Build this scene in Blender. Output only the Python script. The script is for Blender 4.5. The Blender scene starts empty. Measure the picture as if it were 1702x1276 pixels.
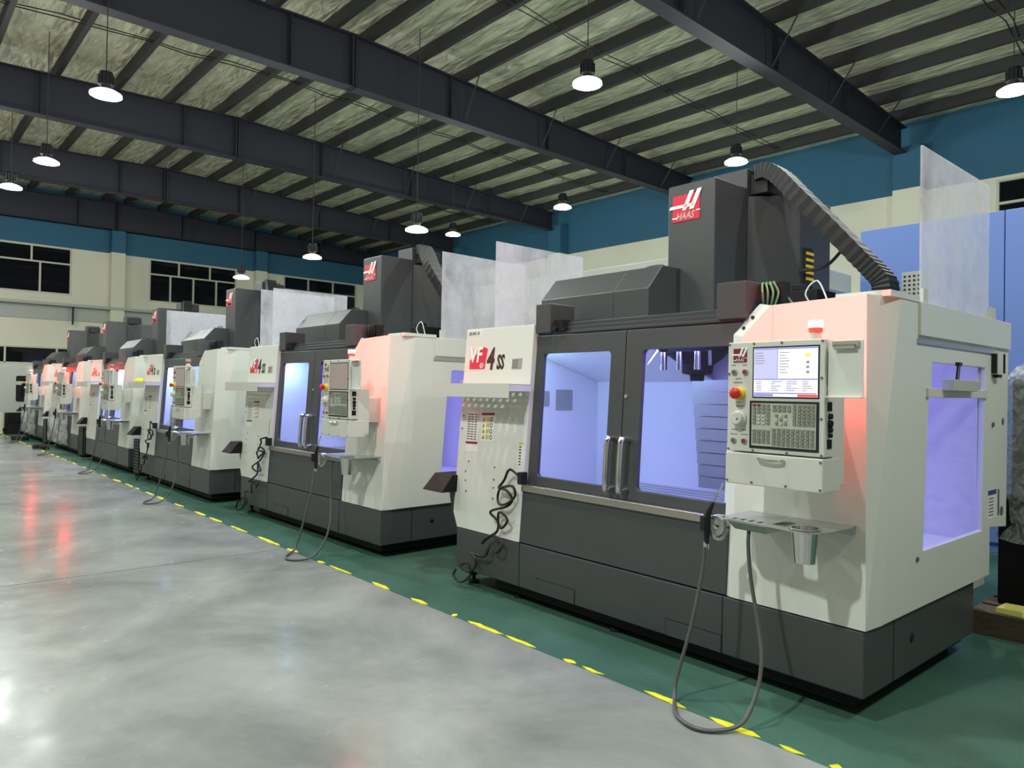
import bpy, bmesh, math, random
from mathutils import Matrix, Vector
SC = bpy.context.scene
COL = SC.collection
random.seed(7)

# ---------------------------------------------------------------- camera
cam_d = bpy.data.cameras.new('camera')
cam = bpy.data.objects.new('camera', cam_d)
COL.objects.link(cam)
cam_d.sensor_width = 36.0
cam_d.lens = 36.0 * 1192.0 / 1702.0
cam_d.clip_end = 200
R3 = Matrix(((0.669, -0.003, 0.743), (0.743, -0.019, -0.669), (0.017, 1.0, -0.010)))
q = R3.to_quaternion(); q.normalize()
cam.matrix_world = Matrix.Translation((0, 0, 1.5)) @ q.to_matrix().to_4x4()
SC.camera = cam

# ---------------------------------------------------------------- world, exposure
W = bpy.data.worlds.new('world'); SC.world = W; W.use_nodes = True
W.node_tree.nodes['Background'].inputs[0].default_value = (0.35, 0.42, 0.5, 1)
W.node_tree.nodes['Background'].inputs[1].default_value = 0.02
vs = SC.view_settings
vs.view_transform = 'Standard'; vs.look = 'None'; vs.gamma = 1.0; vs.use_curve_mapping = False
vs.exposure = 0.0
LAMP_W = 75.0           # each high bay lamp, straight down
LAMP_FILL_W = 170.0      # added point light below each lamp, brightening ceiling and walls
WORK_W = 19.0           # work light inside a machine
BEACON_W = 20.0

# ---------------------------------------------------------------- materials
def lin(c):
    return tuple(((v / 255.0) / 12.92 if v <= 10 else (((v / 255.0) + 0.055) / 1.055) ** 2.4) for v in c)

def mat(name, rgb, rough=0.5, metal=0.0, spec=0.5, coat=0.0, var=0.0, scale=4.0, bump=0.0, bscale=60.0, emit=None, es=0.0, stretch=None):
    m = bpy.data.materials.new(name); m.use_nodes = True
    nt = m.node_tree; b = nt.nodes['Principled BSDF']
    c = lin(rgb)
    b.inputs['Base Color'].default_value = (*c, 1)
    b.inputs['Roughness'].default_value = rough
    b.inputs['Metallic'].default_value = metal
    b.inputs['Specular IOR Level'].default_value = spec
    b.inputs['Coat Weight'].default_value = coat
    tc = None
    def coord():
        t = nt.nodes.new('ShaderNodeTexCoord'); o = t.outputs['Object']
        if stretch:
            mp = nt.nodes.new('ShaderNodeMapping'); mp.inputs['Scale'].default_value = stretch
            nt.links.new(o, mp.inputs[0]); o = mp.outputs[0]
        return o
    if var > 0:
        n = nt.nodes.new('ShaderNodeTexNoise'); n.inputs['Scale'].default_value = scale; n.inputs['Detail'].default_value = 5
        nt.links.new(coord(), n.inputs['Vector'])
        r = nt.nodes.new('ShaderNodeValToRGB')
        r.color_ramp.elements[0].position = 0.3; r.color_ramp.elements[1].position = 0.7
        r.color_ramp.elements[0].color = (*[x * (1 - var) for x in c], 1)
        r.color_ramp.elements[1].color = (*[min(1, x * (1 + var)) for x in c], 1)
        nt.links.new(n.outputs['Fac'], r.inputs[0]); nt.links.new(r.outputs[0], b.inputs['Base Color'])
    if bump > 0:
        n = nt.nodes.new('ShaderNodeTexNoise'); n.inputs['Scale'].default_value = bscale; n.inputs['Detail'].default_value = 4
        nt.links.new(coord(), n.inputs['Vector'])
        bp = nt.nodes.new('ShaderNodeBump'); bp.inputs['Strength'].default_value = bump; bp.inputs['Distance'].default_value = 0.02
        nt.links.new(n.outputs['Fac'], bp.inputs['Height']); nt.links.new(bp.outputs[0], b.inputs['Normal'])
    if emit:
        b.inputs['Emission Color'].default_value = (*lin(emit), 1); b.inputs['Emission Strength'].default_value = es
    return m

M = {}
M['white'] = mat('white_powder_coat', (214, 217, 208), 0.42, var=0.02, scale=1.5, bump=0.02, bscale=350)
M['offwhite'] = mat('pale_grey_plastic', (205, 206, 196), 0.45)
M['liner'] = mat('white_liner_paint', (222, 222, 222), 0.45)
M['dark'] = mat('dark_grey_powder_coat', (66, 69, 70), 0.38, var=0.04, scale=2.0, bump=0.02, bscale=350)
M['dark2'] = mat('charcoal_paint', (58, 61, 63), 0.42)
M['black'] = mat('black_rubber', (16, 16, 17), 0.55)
M['blackmetal'] = mat('black_casting', (14, 14, 16), 0.65, spec=0.3)
M['steel'] = mat('brushed_steel', (190, 186, 180), 0.3, metal=1.0, var=0.08, scale=30, stretch=(0.3, 6, 6))
M['chrome'] = mat('polished_steel', (215, 215, 212), 0.14, metal=1.0)
M['zinc'] = mat('dull_zinc', (186, 188, 184), 0.36, metal=0.75)
M['red'] = mat('red_plastic', (196, 30, 36), 0.4)
M['badge_red'] = mat('badge_red', (206, 40, 62), 0.45)
M['logo_red'] = mat('plate_red', (120, 22, 40), 0.4)
M['yellow'] = mat('yellow_plastic', (232, 196, 30), 0.45)
M['letter_white'] = mat('white_vinyl', (238, 238, 232), 0.5)
M['letter_black'] = mat('black_vinyl', (18, 24, 24), 0.45)
M['label_grey'] = mat('grey_print', (150, 152, 148), 0.6)
M['label_red'] = mat('red_print', (140, 28, 40), 0.6)
M['label_yellow'] = mat('yellow_print', (196, 190, 70), 0.6)
M['label_blue'] = mat('blue_print', (50, 70, 140), 0.6)
M['paper'] = mat('paper', (225, 226, 222), 0.7)
M['hose_grey'] = mat('grey_hose', (84, 84, 80), 0.45)
M['green_wire'] = mat('green_wire', (110, 150, 110), 0.5)
M['blue_plastic'] = mat('blue_handle', (30, 50, 110), 0.4)
M['button_grey'] = mat('grey_button', (96, 98, 92), 0.4)
M['key_tan'] = mat('key_grey', (124, 128, 116), 0.5)
M['keyboard'] = mat('keypad_panel', (186, 190, 174), 0.5)
M['beige_wall'] = mat('beige_wall_paint', (230, 227, 208), 0.8, var=0.03, scale=0.6)
M['blue_wall'] = mat('blue_wall_paint', (48, 100, 128), 0.75, var=0.05, scale=0.5)
M['frame'] = mat('white_window_frame', (206, 204, 184), 0.5)
M['beam'] = mat('dark_steel_paint', (38, 39, 51), 0.65, var=0.06, scale=0.7)
M['purlin'] = mat('galvanised_purlin', (50, 49, 48), 0.65)
M['tape'] = mat('yellow_floor_paint', (226, 222, 40), 0.6, var=0.12, scale=9)
M['joint'] = mat('floor_joint', (84, 84, 82), 0.8)
M['blue_machine'] = mat('blue_machine_paint', (112, 142, 214), 0.5)
M['grey_machine'] = mat('grey_machine_paint', (176, 180, 172), 0.5)
M['wood'] = mat('rough_pallet_wood', (92, 78, 62), 0.8, var=0.25, scale=6, stretch=(1, 12, 12))
M['foam'] = mat('yellow_foam', (222, 214, 120), 0.8)
M['cloth_yellow'] = mat('yellow_cloth', (226, 216, 20), 0.85, bump=0.4, bscale=30)
M['strap_green'] = mat('green_strap', (60, 110, 84), 0.5)
M['lamp_body'] = mat('lamp_housing', (30, 31, 33), 0.4)

def shader(name):
    m = bpy.data.materials.new(name); m.use_nodes = True
    nt = m.node_tree
    return m, nt, nt.nodes['Principled BSDF'], nt.nodes['Material Output']

def emit_mat(name, rgb, s):
    m, nt, b, o = shader(name)
    b.inputs['Base Color'].default_value = (*lin(rgb), 1)
    b.inputs['Emission Color'].default_value = (*lin(rgb), 1); b.inputs['Emission Strength'].default_value = s
    return m
M['lens'] = emit_mat('lamp_lens', (250, 255, 244), 9.0)
M['lens_up'] = emit_mat('lamp_inner_ring', (250, 255, 244), 1.2)
M['beacon'] = emit_mat('beacon_lens', (255, 226, 214), 1.6)
M['beacon_red'] = emit_mat('beacon_red_glow', (255, 70, 60), 0.9)
M['beacon_off'] = mat('unlit_beacon', (170, 168, 160), 0.3)
M['worklight'] = emit_mat('work_light_lens', (190, 240, 255), 2.2)
M['screen'] = emit_mat('screen_glass', (222, 222, 238), 0.75)
M['screen_left'] = emit_mat('screen_left_pane', (176, 176, 214), 0.72)
M['screen_bar'] = emit_mat('screen_bars', (120, 122, 190), 0.6)
M['screen_red'] = emit_mat('screen_red_bar', (240, 70, 60), 0.75)
M['screen_ink'] = emit_mat('screen_text', (130, 126, 130), 0.5)
M['screen_yellow'] = emit_mat('screen_yellow_icon', (215, 205, 90), 0.7)
M['screen_dim'] = mat('screen_dark_glass', (150, 140, 128), 0.2, emit=(170, 150, 150), es=0.25)

def glass_mat(name, tint, fac, rough=0.03):
    m, nt, b, o = shader(name)
    nt.nodes.remove(b)
    t = nt.nodes.new('ShaderNodeBsdfTransparent'); t.inputs[0].default_value = (*tint, 1)
    g = nt.nodes.new('ShaderNodeBsdfGlossy'); g.inputs['Roughness'].default_value = rough
    lw = nt.nodes.new('ShaderNodeLayerWeight'); lw.inputs['Blend'].default_value = 0.5
    pw = nt.nodes.new('ShaderNodeMath'); pw.operation = 'POWER'; pw.inputs[1].default_value = 4.0
    ma = nt.nodes.new('ShaderNodeMath'); ma.operation = 'MULTIPLY_ADD'; ma.inputs[1].default_value = fac; ma.inputs[2].default_value = 0.02
    nt.links.new(lw.outputs['Facing'], pw.inputs[0]); nt.links.new(pw.outputs[0], ma.inputs[0])
    mx = nt.nodes.new('ShaderNodeMixShader')
    nt.links.new(ma.outputs[0], mx.inputs[0]); nt.links.new(t.outputs[0], mx.inputs[1]); nt.links.new(g.outputs[0], mx.inputs[2])
    nt.links.new(mx.outputs[0], o.inputs[0])
    return m
M['glass'] = glass_mat('clear_pane', (0.93, 0.94, 0.97), 0.3)
def night_glass():
    m, nt, b, o = shader('night_window_glass')
    b.inputs['Base Color'].default_value = (0.008, 0.009, 0.011, 1); b.inputs['Roughness'].default_value = 0.04
    return m
M['night'] = night_glass()

def cloudy():
    m, nt, b, o = shader('cloudy_acrylic')
    b.inputs['Base Color'].default_value = (*lin((218, 218, 226)), 1); b.inputs['Roughness'].default_value = 0.3
    tl = nt.nodes.new('ShaderNodeBsdfTranslucent'); tl.inputs[0].default_value = (*lin((226, 226, 234)), 1)
    ad = nt.nodes.new('ShaderNodeMixShader'); ad.inputs[0].default_value = 0.45
    nt.links.new(b.outputs[0], ad.inputs[1]); nt.links.new(tl.outputs[0], ad.inputs[2])
    t = nt.nodes.new('ShaderNodeBsdfTransparent')
    tc = nt.nodes.new('ShaderNodeTexCoord'); mp = nt.nodes.new('ShaderNodeMapping'); mp.inputs['Scale'].default_value = (1, 1, 0.55)
    n = nt.nodes.new('ShaderNodeTexNoise'); n.inputs['Scale'].default_value = 3.2; n.inputs['Detail'].default_value = 8; n.inputs['Roughness'].default_value = 0.65
    mr = nt.nodes.new('ShaderNodeMapRange'); mr.inputs[1].default_value = 0.3; mr.inputs[2].default_value = 0.72
    mr.inputs[3].default_value = 0.2; mr.inputs[4].default_value = 0.74
    nt.links.new(tc.outputs['Object'], mp.inputs[0]); nt.links.new(mp.outputs[0], n.inputs['Vector']); nt.links.new(n.outputs['Fac'], mr.inputs[0])
    mx = nt.nodes.new('ShaderNodeMixShader')
    nt.links.new(mr.outputs[0], mx.inputs[0]); nt.links.new(t.outputs[0], mx.inputs[1]); nt.links.new(ad.outputs[0], mx.inputs[2])
    nt.links.new(mx.outputs[0], o.inputs[0])
    return m
M['acrylic'] = cloudy()

def film():
    m, nt, b, o = shader('stretch_film')
    b.inputs['Base Color'].default_value = (0.85, 0.86, 0.86, 1); b.inputs['Roughness'].default_value = 0.1; b.inputs['Specular IOR Level'].default_value = 1.0
    t = nt.nodes.new('ShaderNodeBsdfTransparent')
    tc = nt.nodes.new('ShaderNodeTexCoord')
    n = nt.nodes.new('ShaderNodeTexNoise'); n.inputs['Scale'].default_value = 9; n.inputs['Detail'].default_value = 6; n.inputs['Distortion'].default_value = 1.6
    nt.links.new(tc.outputs['Object'], n.inputs['Vector'])
    bp = nt.nodes.new('ShaderNodeBump'); bp.inputs['Strength'].default_value = 1.0; bp.inputs['Distance'].default_value = 0.05
    nt.links.new(n.outputs['Fac'], bp.inputs['Height']); nt.links.new(bp.outputs[0], b.inputs['Normal'])
    mr = nt.nodes.new('ShaderNodeMapRange'); mr.inputs[1].default_value = 0.35; mr.inputs[2].default_value = 0.65; mr.inputs[3].default_value = 0.15; mr.inputs[4].default_value = 0.6
    nt.links.new(n.outputs['Fac'], mr.inputs[0])
    mx = nt.nodes.new('ShaderNodeMixShader')
    nt.links.new(mr.outputs[0], mx.inputs[0]); nt.links.new(t.outputs[0], mx.inputs[1]); nt.links.new(b.outputs[0], mx.inputs[2])
    nt.links.new(mx.outputs[0], o.inputs[0])
    return m
M['film'] = film()

def foil():
    m, nt, b, o = shader('foil_insulation')
    b.inputs['Metallic'].default_value = 0.25; b.inputs['Roughness'].default_value = 0.55
    tc = nt.nodes.new('ShaderNodeTexCoord')
    mp = nt.nodes.new('ShaderNodeMapping'); mp.inputs['Scale'].default_value = (0.55, 2.2, 1); mp.inputs['Rotation'].default_value = (0, 0, 0.5)
    n = nt.nodes.new('ShaderNodeTexNoise'); n.inputs['Scale'].default_value = 3.0; n.inputs['Detail'].default_value = 7; n.inputs['Distortion'].default_value = 1.0
    r = nt.nodes.new('ShaderNodeValToRGB'); r.color_ramp.elements[0].position = 0.3; r.color_ramp.elements[1].position = 0.75
    r.color_ramp.elements[0].color = (*lin((186, 184, 158)), 1); r.color_ramp.elements[1].color = (*lin((238, 234, 206)), 1)
    nt.links.new(tc.outputs['Object'], mp.inputs[0]); nt.links.new(mp.outputs[0], n.inputs['Vector']); nt.links.new(n.outputs['Fac'], r.inputs[0]); nt.links.new(r.outputs[0], b.inputs['Base Color'])
    v = nt.nodes.new('ShaderNodeTexVoronoi'); v.inputs['Scale'].default_value = 2.6; v.feature = 'DISTANCE_TO_EDGE'
    nt.links.new(mp.outputs[0], v.inputs['Vector'])
    ad = nt.nodes.new('ShaderNodeMath'); ad.operation = 'ADD'
    nt.links.new(n.outputs['Fac'], ad.inputs[0]); nt.links.new(v.outputs['Distance'], ad.inputs[1])
    bp = nt.nodes.new('ShaderNodeBump'); bp.inputs['Strength'].default_value = 0.9; bp.inputs['Distance'].default_value = 0.08
    nt.links.new(ad.outputs[0], bp.inputs['Height']); nt.links.new(bp.outputs[0], b.inputs['Normal'])
    return m
M['foil'] = foil()

def floor_mat(name, c0, c1, rough, coat):
    m, nt, b, o = shader(name)
    tc = nt.nodes.new('ShaderNodeTexCoord')
    n = nt.nodes.new('ShaderNodeTexNoise'); n.inputs['Scale'].default_value = 0.9; n.inputs['Detail'].default_value = 8; n.inputs['Roughness'].default_value = 0.62; n.inputs['Distortion'].default_value = 0.4
    r = nt.nodes.new('ShaderNodeValToRGB'); r.color_ramp.elements[0].position = 0.32; r.color_ramp.elements[1].position = 0.7
    r.color_ramp.elements[0].color = (*lin(c0), 1); r.color_ramp.elements[1].color = (*lin(c1), 1)
    n2 = nt.nodes.new('ShaderNodeTexNoise'); n2.inputs['Scale'].default_value = 5; n2.inputs['Detail'].default_value = 5
    mr = nt.nodes.new('ShaderNodeMapRange'); mr.inputs[1].default_value = 0.3; mr.inputs[2].default_value = 0.7; mr.inputs[3].default_value = rough - 0.05; mr.inputs[4].default_value = rough + 0.09
    nt.links.new(tc.outputs['Object'], n.inputs['Vector']); nt.links.new(tc.outputs['Object'], n2.inputs['Vector'])
    nt.links.new(n.outputs['Fac'], r.inputs[0]); nt.links.new(r.outputs[0], b.inputs['Base Color'])
    nt.links.new(n2.outputs['Fac'], mr.inputs[0]); nt.links.new(mr.outputs[0], b.inputs['Roughness'])
    bp = nt.nodes.new('ShaderNodeBump'); bp.inputs['Strength'].default_value = 0.06; bp.inputs['Distance'].default_value = 0.02
    nt.links.new(n2.outputs['Fac'], bp.inputs['Height']); nt.links.new(bp.outputs[0], b.inputs['Normal'])
    b.inputs['Specular IOR Level'].default_value = 0.035
    return m
M['concrete'] = floor_mat('polished_concrete', (110, 114, 111), (157, 160, 154), 0.2, 0.2)
M['green_floor'] = floor_mat('green_floor_paint', (54, 86, 74), (78, 110, 97), 0.3, 0.2)

# ---------------------------------------------------------------- mesh helpers
class MB:
    def __init__(s): s.v = []; s.f = []; s.mi = []; s.m = 0
    def add(s, vs_, fs_):
        n = len(s.v); s.v += [tuple(p) for p in vs_]; s.f += [tuple(i + n for i in f) for f in fs_]; s.mi += [s.m] * len(fs_)
        return s
    def box(s, x0, x1, y0, y1, z0, z1):
        return s.add([(x0, y0, z0), (x1, y0, z0), (x1, y1, z0), (x0, y1, z0), (x0, y0, z1), (x1, y0, z1), (x1, y1, z1), (x0, y1, z1)],
                     [(0, 3, 2, 1), (4, 5, 6, 7), (0, 1, 5, 4), (1, 2, 6, 5), (2, 3, 7, 6), (3, 0, 4, 7)])
    def hull(s, bot, top):           # two matching rings
        n = len(bot)
        return s.add(list(bot) + list(top), [tuple(range(n - 1, -1, -1)), tuple(range(n, 2 * n))] + [(i, (i + 1) % n, n + (i + 1) % n, n + i) for i in range(n)])
    def prism_x(s, yz, x0, x1): return s.hull([(x0, a, b) for a, b in yz], [(x1, a, b) for a, b in yz])
    def prism_z(s, xy, z0, z1): return s.hull([(a, b, z0) for a, b in xy], [(a, b, z1) for a, b in xy])
    def tube(s, pts, r, n=8, closed_ends=True):
        P = [Vector(p) for p in pts]; rings = []; up = Vector((0, 0, 1))
        for i, p in enumerate(P):
            t = (P[min(i + 1, len(P) - 1)] - P[max(i - 1, 0)])
            if t.length < 1e-9: t = Vector((0, 0, 1))
            t.normalize()
            a = up - t * up.dot(t)
            if a.length < 0.05: a = Vector((1, 0, 0)) - t * t.x
            a.normalize(); b = t.cross(a); up = a
            rr = r[i] if isinstance(r, (list, tuple)) else r
            rings.append([p + (a * math.cos(2 * math.pi * k / n) + b * math.sin(2 * math.pi * k / n)) * rr for k in range(n)])
        vs_ = [v for g in rings for v in g]; fs_ = []
        for i in range(len(rings) - 1):
            for k in range(n):
                fs_.append((i * n + k, i * n + (k + 1) % n, (i + 1) * n + (k + 1) % n, (i + 1) * n + k))
        if closed_ends:
            fs_.append(tuple(range(n - 1, -1, -1))); fs_.append(tuple(range(len(vs_) - n, len(vs_))))
        return s.add(vs_, fs_)
    def cyl(s, p0, p1, r0, r1=None, n=16): return s.tube([p0, p1], [r0, r0 if r1 is None else r1], n)
    def lathe(s, prof, c, axis='z', n=24):   # prof: (radius, height)
        vs_ = []; fs_ = []
        for rr, h in prof:
            for k in range(n):
                a = 2 * math.pi * k / n; u, v = rr * math.cos(a), rr * math.sin(a)
                vs_.append({'z': (c[0] + u, c[1] + v, c[2] + h), 'y': (c[0] + u, c[1] + h, c[2] + v), 'x': (c[0] + h, c[1] + u, c[2] + v)}[axis])
        for i in range(len(prof) - 1):
            for k in range(n): fs_.append((i * n + k, i * n + (k + 1) % n, (i + 1) * n + (k + 1) % n, (i + 1) * n + k))
        if prof[0][0] > 1e-6: fs_.append(tuple(range(n - 1, -1, -1)))
        if prof[-1][0] > 1e-6: fs_.append(tuple(range(len(vs_) - n, len(vs_))))
        return s.add(vs_, fs_)
    def plate(s, outer, holes, mp, w0, w1):
        bm = bmesh.new(); loops = []
        for lp in [outer] + list(holes):
            vv = [bm.verts.new((u, v, 0)) for u, v in lp]; loops.append(vv)
            for i in range(len(vv)): bm.edges.new((vv[i], vv[(i + 1) % len(vv)]))
        bmesh.ops.triangle_fill(bm, use_beauty=True, use_dissolve=False, edges=bm.edges[:])
        bm.verts.index_update(); n = len(bm.verts)
        co = [(v.co.x, v.co.y) for v in bm.verts]
        fs_ = [tuple(v.index for v in f.verts) for f in bm.faces]
        fs2 = [tuple(i + n for i in reversed(f)) for f in fs_]
        sides = []
        for lp in loops:
            ii = [v.index for v in lp]
            for i in range(len(ii)):
                a, b = ii[i], ii[(i + 1) % len(ii)]; sides.append((a, b, b + n, a + n))
        bm.free()
        return s.add([mp(u, v, w0) for u, v in co] + [mp(u, v, w1) for u, v in co], fs_ + fs2 + sides)
    def build(s, name, m, parent=None, bevel=0.0, smooth=False, loc=None):
        me = bpy.data.meshes.new(name)
        me.from_pydata(s.v, [], s.f)
        ms = m if isinstance(m, (list, tuple)) else [m]
        for x in ms: me.materials.append(M[x] if isinstance(x, str) else x)
        for p, i in zip(me.polygons, s.mi): p.material_index = i
        bm = bmesh.new(); bm.from_mesh(me); bmesh.ops.recalc_face_normals(bm, faces=bm.faces[:]); bm.to_mesh(me); bm.free()
        if smooth:
            for p in me.polygons: p.use_smooth = True
            me.set_sharp_from_angle(angle=0.7)
        o = bpy.data.objects.new(name, me); COL.objects.link(o)
        if parent: o.parent = parent
        if loc: o.location = loc
        if bevel:
            b = o.modifiers.new('bevel', 'BEVEL'); b.width = bevel; b.segments = 2; b.limit_method = 'ANGLE'; b.angle_limit = 0.6
        return o

def rrect(u0, v0, u1, v1, r, n=4):
    out = []
    for cx, cy, a0 in ((u1 - r, v0 + r, -90), (u1 - r, v1 - r, 0), (u0 + r, v1 - r, 90), (u0 + r, v0 + r, 180)):
        for k in range(n + 1):
            a = math.radians(a0 + 90.0 * k / n); out.append((cx + r * math.cos(a), cy + r * math.sin(a)))
    return out
def circ(u, v, r, n=12): return [(u + r * math.cos(2 * math.pi * k / n), v + r * math.sin(2 * math.pi * k / n)) for k in range(n)]
def smooth_path(pts, k=5):
    P = [Vector(p) for p in pts]; out = []
    for i in range(len(P) - 1):
        p0, p1, p2, p3 = P[max(i - 1, 0)], P[i], P[i + 1], P[min(i + 2, len(P) - 1)]
        for j in range(k):
            t = j / k
            out.append(0.5 * ((2 * p1) + (-p0 + p2) * t + (2 * p0 - 5 * p1 + 4 * p2 - p3) * t * t + (-p0 + 3 * p1 - 3 * p2 + p3) * t ** 3))
    out.append(P[-1]); return out

def empty(name, loc, rz=0.0):
    o = bpy.data.objects.new(name, None); COL.objects.link(o); o.location = loc; o.rotation_euler = (0, 0, rz); o.empty_display_size = 0.2
    return o
def tag(o, label, cat, group=None):
    o['label'] = label; o['category'] = cat
    if group: o['group'] = group
    return o
def struct(o, label=None):
    o['kind'] = 'structure'
    if label: o['label'] = label
    return o

def text_verts(body, size, shear=0.0, sx=1.0, depth=0.0006, bold=0.0):
    c = bpy.data.curves.new('t', 'FONT'); c.body = body; c.size = size; c.shear = shear; c.extrude = depth; c.resolution_u = 2; c.offset = bold
    o = bpy.data.objects.new('t', c); COL.objects.link(o)
    bpy.context.view_layer.update()
    me = bpy.data.meshes.new_from_object(o.evaluated_get(bpy.context.evaluated_depsgraph_get()))
    vv = [(v.co.x * sx, v.co.y, v.co.z) for v in me.vertices]; ff = [tuple(p.vertices) for p in me.polygons]
    bpy.data.objects.remove(o); bpy.data.curves.remove(c); bpy.data.meshes.remove(me)
    return vv, ff
TC = {}
def add_text(mb, body, x, z, size, mp, shear=0.0, sx=1.0, bold=0.0, w=0.0):
    k = (body, size, shear, sx, bold)
    if k not in TC: TC[k] = text_verts(*k[:2], shear=shear, sx=sx, bold=bold)
    vv, ff = TC[k]
    mb.add([mp(x + a, z + b, w - c) for a, b, c in vv], ff)

# ---------------------------------------------------------------- room shell
L, B, ROW = -31.0, 19.1, 2.92
XR, YF = 12.0, -12.0
def zr(y): return 8.48 - 0.035 * abs(y - 7.0)          # underside of the purlins
mb = MB().box(L - 0.3, XR, YF, ROW, -0.1, 0.0); struct(mb.build('floor', 'concrete'))
mb = MB().box(L - 0.3, XR, ROW, B + 0.3, -0.1, 0.0); struct(mb.build('floor', 'green_floor'))
# floor joints
mb = MB()
for x0, y0, x1, y1 in ((-6.62, -6, -6.37, 2.9), (-13.5, -8, -13.4, 2.9), (-1.0, -1.55, -12.0, -1.35)):
    d = Vector((x1 - x0, y1 - y0, 0)).normalized(); n_ = Vector((-d.y, d.x, 0)) * 0.004
    mb.hull([(x0 - n_.x, y0 - n_.y, -0.002), (x1 - n_.x, y1 - n_.y, -0.002), (x1 + n_.x, y1 + n_.y, -0.002), (x0 + n_.x, y0 + n_.y, -0.002)],
            [(x0 - n_.x, y0 - n_.y, 0.0012), (x1 - n_.x, y1 - n_.y, 0.0012), (x1 + n_.x, y1 + n_.y, 0.0012), (x0 + n_.x, y0 + n_.y, 0.0012)])
struct(mb.build('trim_1', 'joint'))
# broken yellow line along the edge of the green paint
mb = MB(); rnd = random.Random(3)
segs = [(-1.52, -1.40), (-1.86, -1.60), (-2.24, -1.98), (-2.66, -2.50), (-2.80, -2.70), (-3.30, -3.02), (-3.66, -3.31), (-3.83, -3.78), (-1.3, -1.24)]
x = -4.1
while x > -26:
    l = rnd.uniform(0.12, 0.55); segs.append((x - l, x)); x -= l + rnd.uniform(0.05, 0.45)
for a, b in segs:
    n = max(3, int((b - a) / 0.05)); top = []; bot = []
    wd = rnd.uniform(0.016, 0.030)
    for i in range(n + 1):
        t = i / n; xx = a + (b - a) * t; e = math.sin(math.pi * min(1, max(0, t))) ** 0.35
        off = rnd.uniform(-0.007, 0.007)
        top.append((xx, ROW + 0.02 + off + wd * e * rnd.uniform(0.7, 1.0))); bot.append((xx, ROW + 0.02 + off - wd * e * rnd.uniform(0.7, 1.0)))
    for i in range(n):
        mb.hull([(*bot[i], 0.0005), (*bot[i + 1], 0.0005), (*top[i + 1], 0.0005), (*top[i], 0.0005)],
                [(*bot[i], 0.003), (*bot[i + 1], 0.003), (*top[i + 1], 0.003), (*top[i], 0.003)])
struct(mb.build('trim_2', 'tape'))

BAND = 6.57
def wall(name, segs_, fixed, axis, thick, holes=()):
    """wall as plate in (u, z); lower part beige, upper band blue"""
    for part, z0, z1, m_ in ((name, 0.0, BAND, 'beige_wall'), (name, BAND, 8.75, 'blue_wall')):
        b_ = MB()
        mp = (lambda u, v, w: (fixed + w, u, v)) if axis == 'x' else (lambda u, v, w: (u, fixed + w, v))
        hs = [[(h[0], h[1]), (h[2], h[1]), (h[2], h[3]), (h[0], h[3])] for h in holes] if z0 == 0.0 else []
        b_.plate([(segs_[0], z0), (segs_[1], z0), (segs_[1], z1), (segs_[0], z1)], hs, mp, 0.0, thick)
        struct(b_.build(part, m_))
end_holes = [(2.2, 4.80, 5.62, 6.555), (8.29, 4.84, 11.78, 6.555), (13.9, 4.84, 17.6, 6.555), (0.5, 2.2, 9.0, 2.85)]
wall('wall_left', (YF, B), L, 'x', -0.3, end_holes)
back_holes = [(-4.80, 4.84, -1.2, 6.5)]
wall('wall_back', (L, XR), B, 'y', 0.3, back_holes)
wall('wall_right', (YF, B), XR, 'x', 0.3)
wall('wall_front', (L, XR), YF, 'y', -0.3)
def window(n, axis, fixed, u0, v0, u1, v1, mull_top, mull_bot, sill_v):
    mp = (lambda u, v, w: (fixed + w, u, v)) if axis == 'x' else (lambda u, v, w: (u, fixed - w, v))
    o = MB(); t = 0.06
    def bar(a, b, c, d): o.plate([(a, b), (c, b), (c, d), (a, d)], [], mp, -0.10, 0.02)
    bar(u0, v0, u1, v0 + t); bar(u0, v1 - t, u1, v1); bar(u0, v0 + t, u0 + t, v1 - t); bar(u1 - t, v0 + t, u1, v1 - t)
    if sill_v: bar(u0 + t, sill_v - t / 2, u1 - t, sill_v + t / 2)
    for m_ in mull_top: bar(m_ - t / 2, (sill_v or v0) + t / 2, m_ + t / 2, v1 - t)
    for m_ in mull_bot: bar(m_ - t / 2, v0 + t, m_ + t / 2, sill_v - t / 2)
    f = struct(o.build('window_%d' % n, 'frame'))
    g = MB(); g.plate([(u0 + 0.02, v0 + 0.02), (u1 - 0.02, v0 + 0.02), (u1 - 0.02, v1 - 0.02), (u0 + 0.02, v1 - 0.02)], [], mp, -0.07, -0.05)
    g.build('window_pane', 'night', f)
window(1, 'x', L, 2.2, 4.80, 5.62, 6.555, [2.9, 4.35], [3.28, 4.62], 5.95)
window(2, 'x', L, 8.29, 4.84, 11.78, 6.555, [9.42, 10.66], [9.1, 10.0, 10.93], 5.95)
window(3, 'x', L, 13.9, 4.84, 17.6, 6.555, [15.1, 16.35], [14.8, 15.7, 16.7], 5.95)
window(4, 'x', L, 0.5, 2.2, 9.0, 2.85, [2.1, 3.62, 5.2, 6.8], [], None)
window(5, 'y', B, -4.80, 4.84, -1.2, 6.5, [-3.6, -2.4], [-3.9, -3.0, -2.1], 5.95)
# pilasters
def pilaster(x0, x1, y0, y1):
    a = MB().box(x0, x1, y0, y1, 0, BAND); struct(a.build('pilaster', 'beige_wall'))
    a = MB().box(x0, x1, y0, y1, BAND + 0.001, 7.6); struct(a.build('pilaster', 'blue_wall'))
for i in range(7): 
    xc = -0.55 - 6.0 * i
    if xc > L + 0.5: pilaster(xc - 0.3 - 0.02, xc + 0.3, B - 0.45, B)
pilaster(L, L + 0.35, 6.87, 7.35)
pilaster(L, L + 0.35, 12.5, 13.0)
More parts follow.
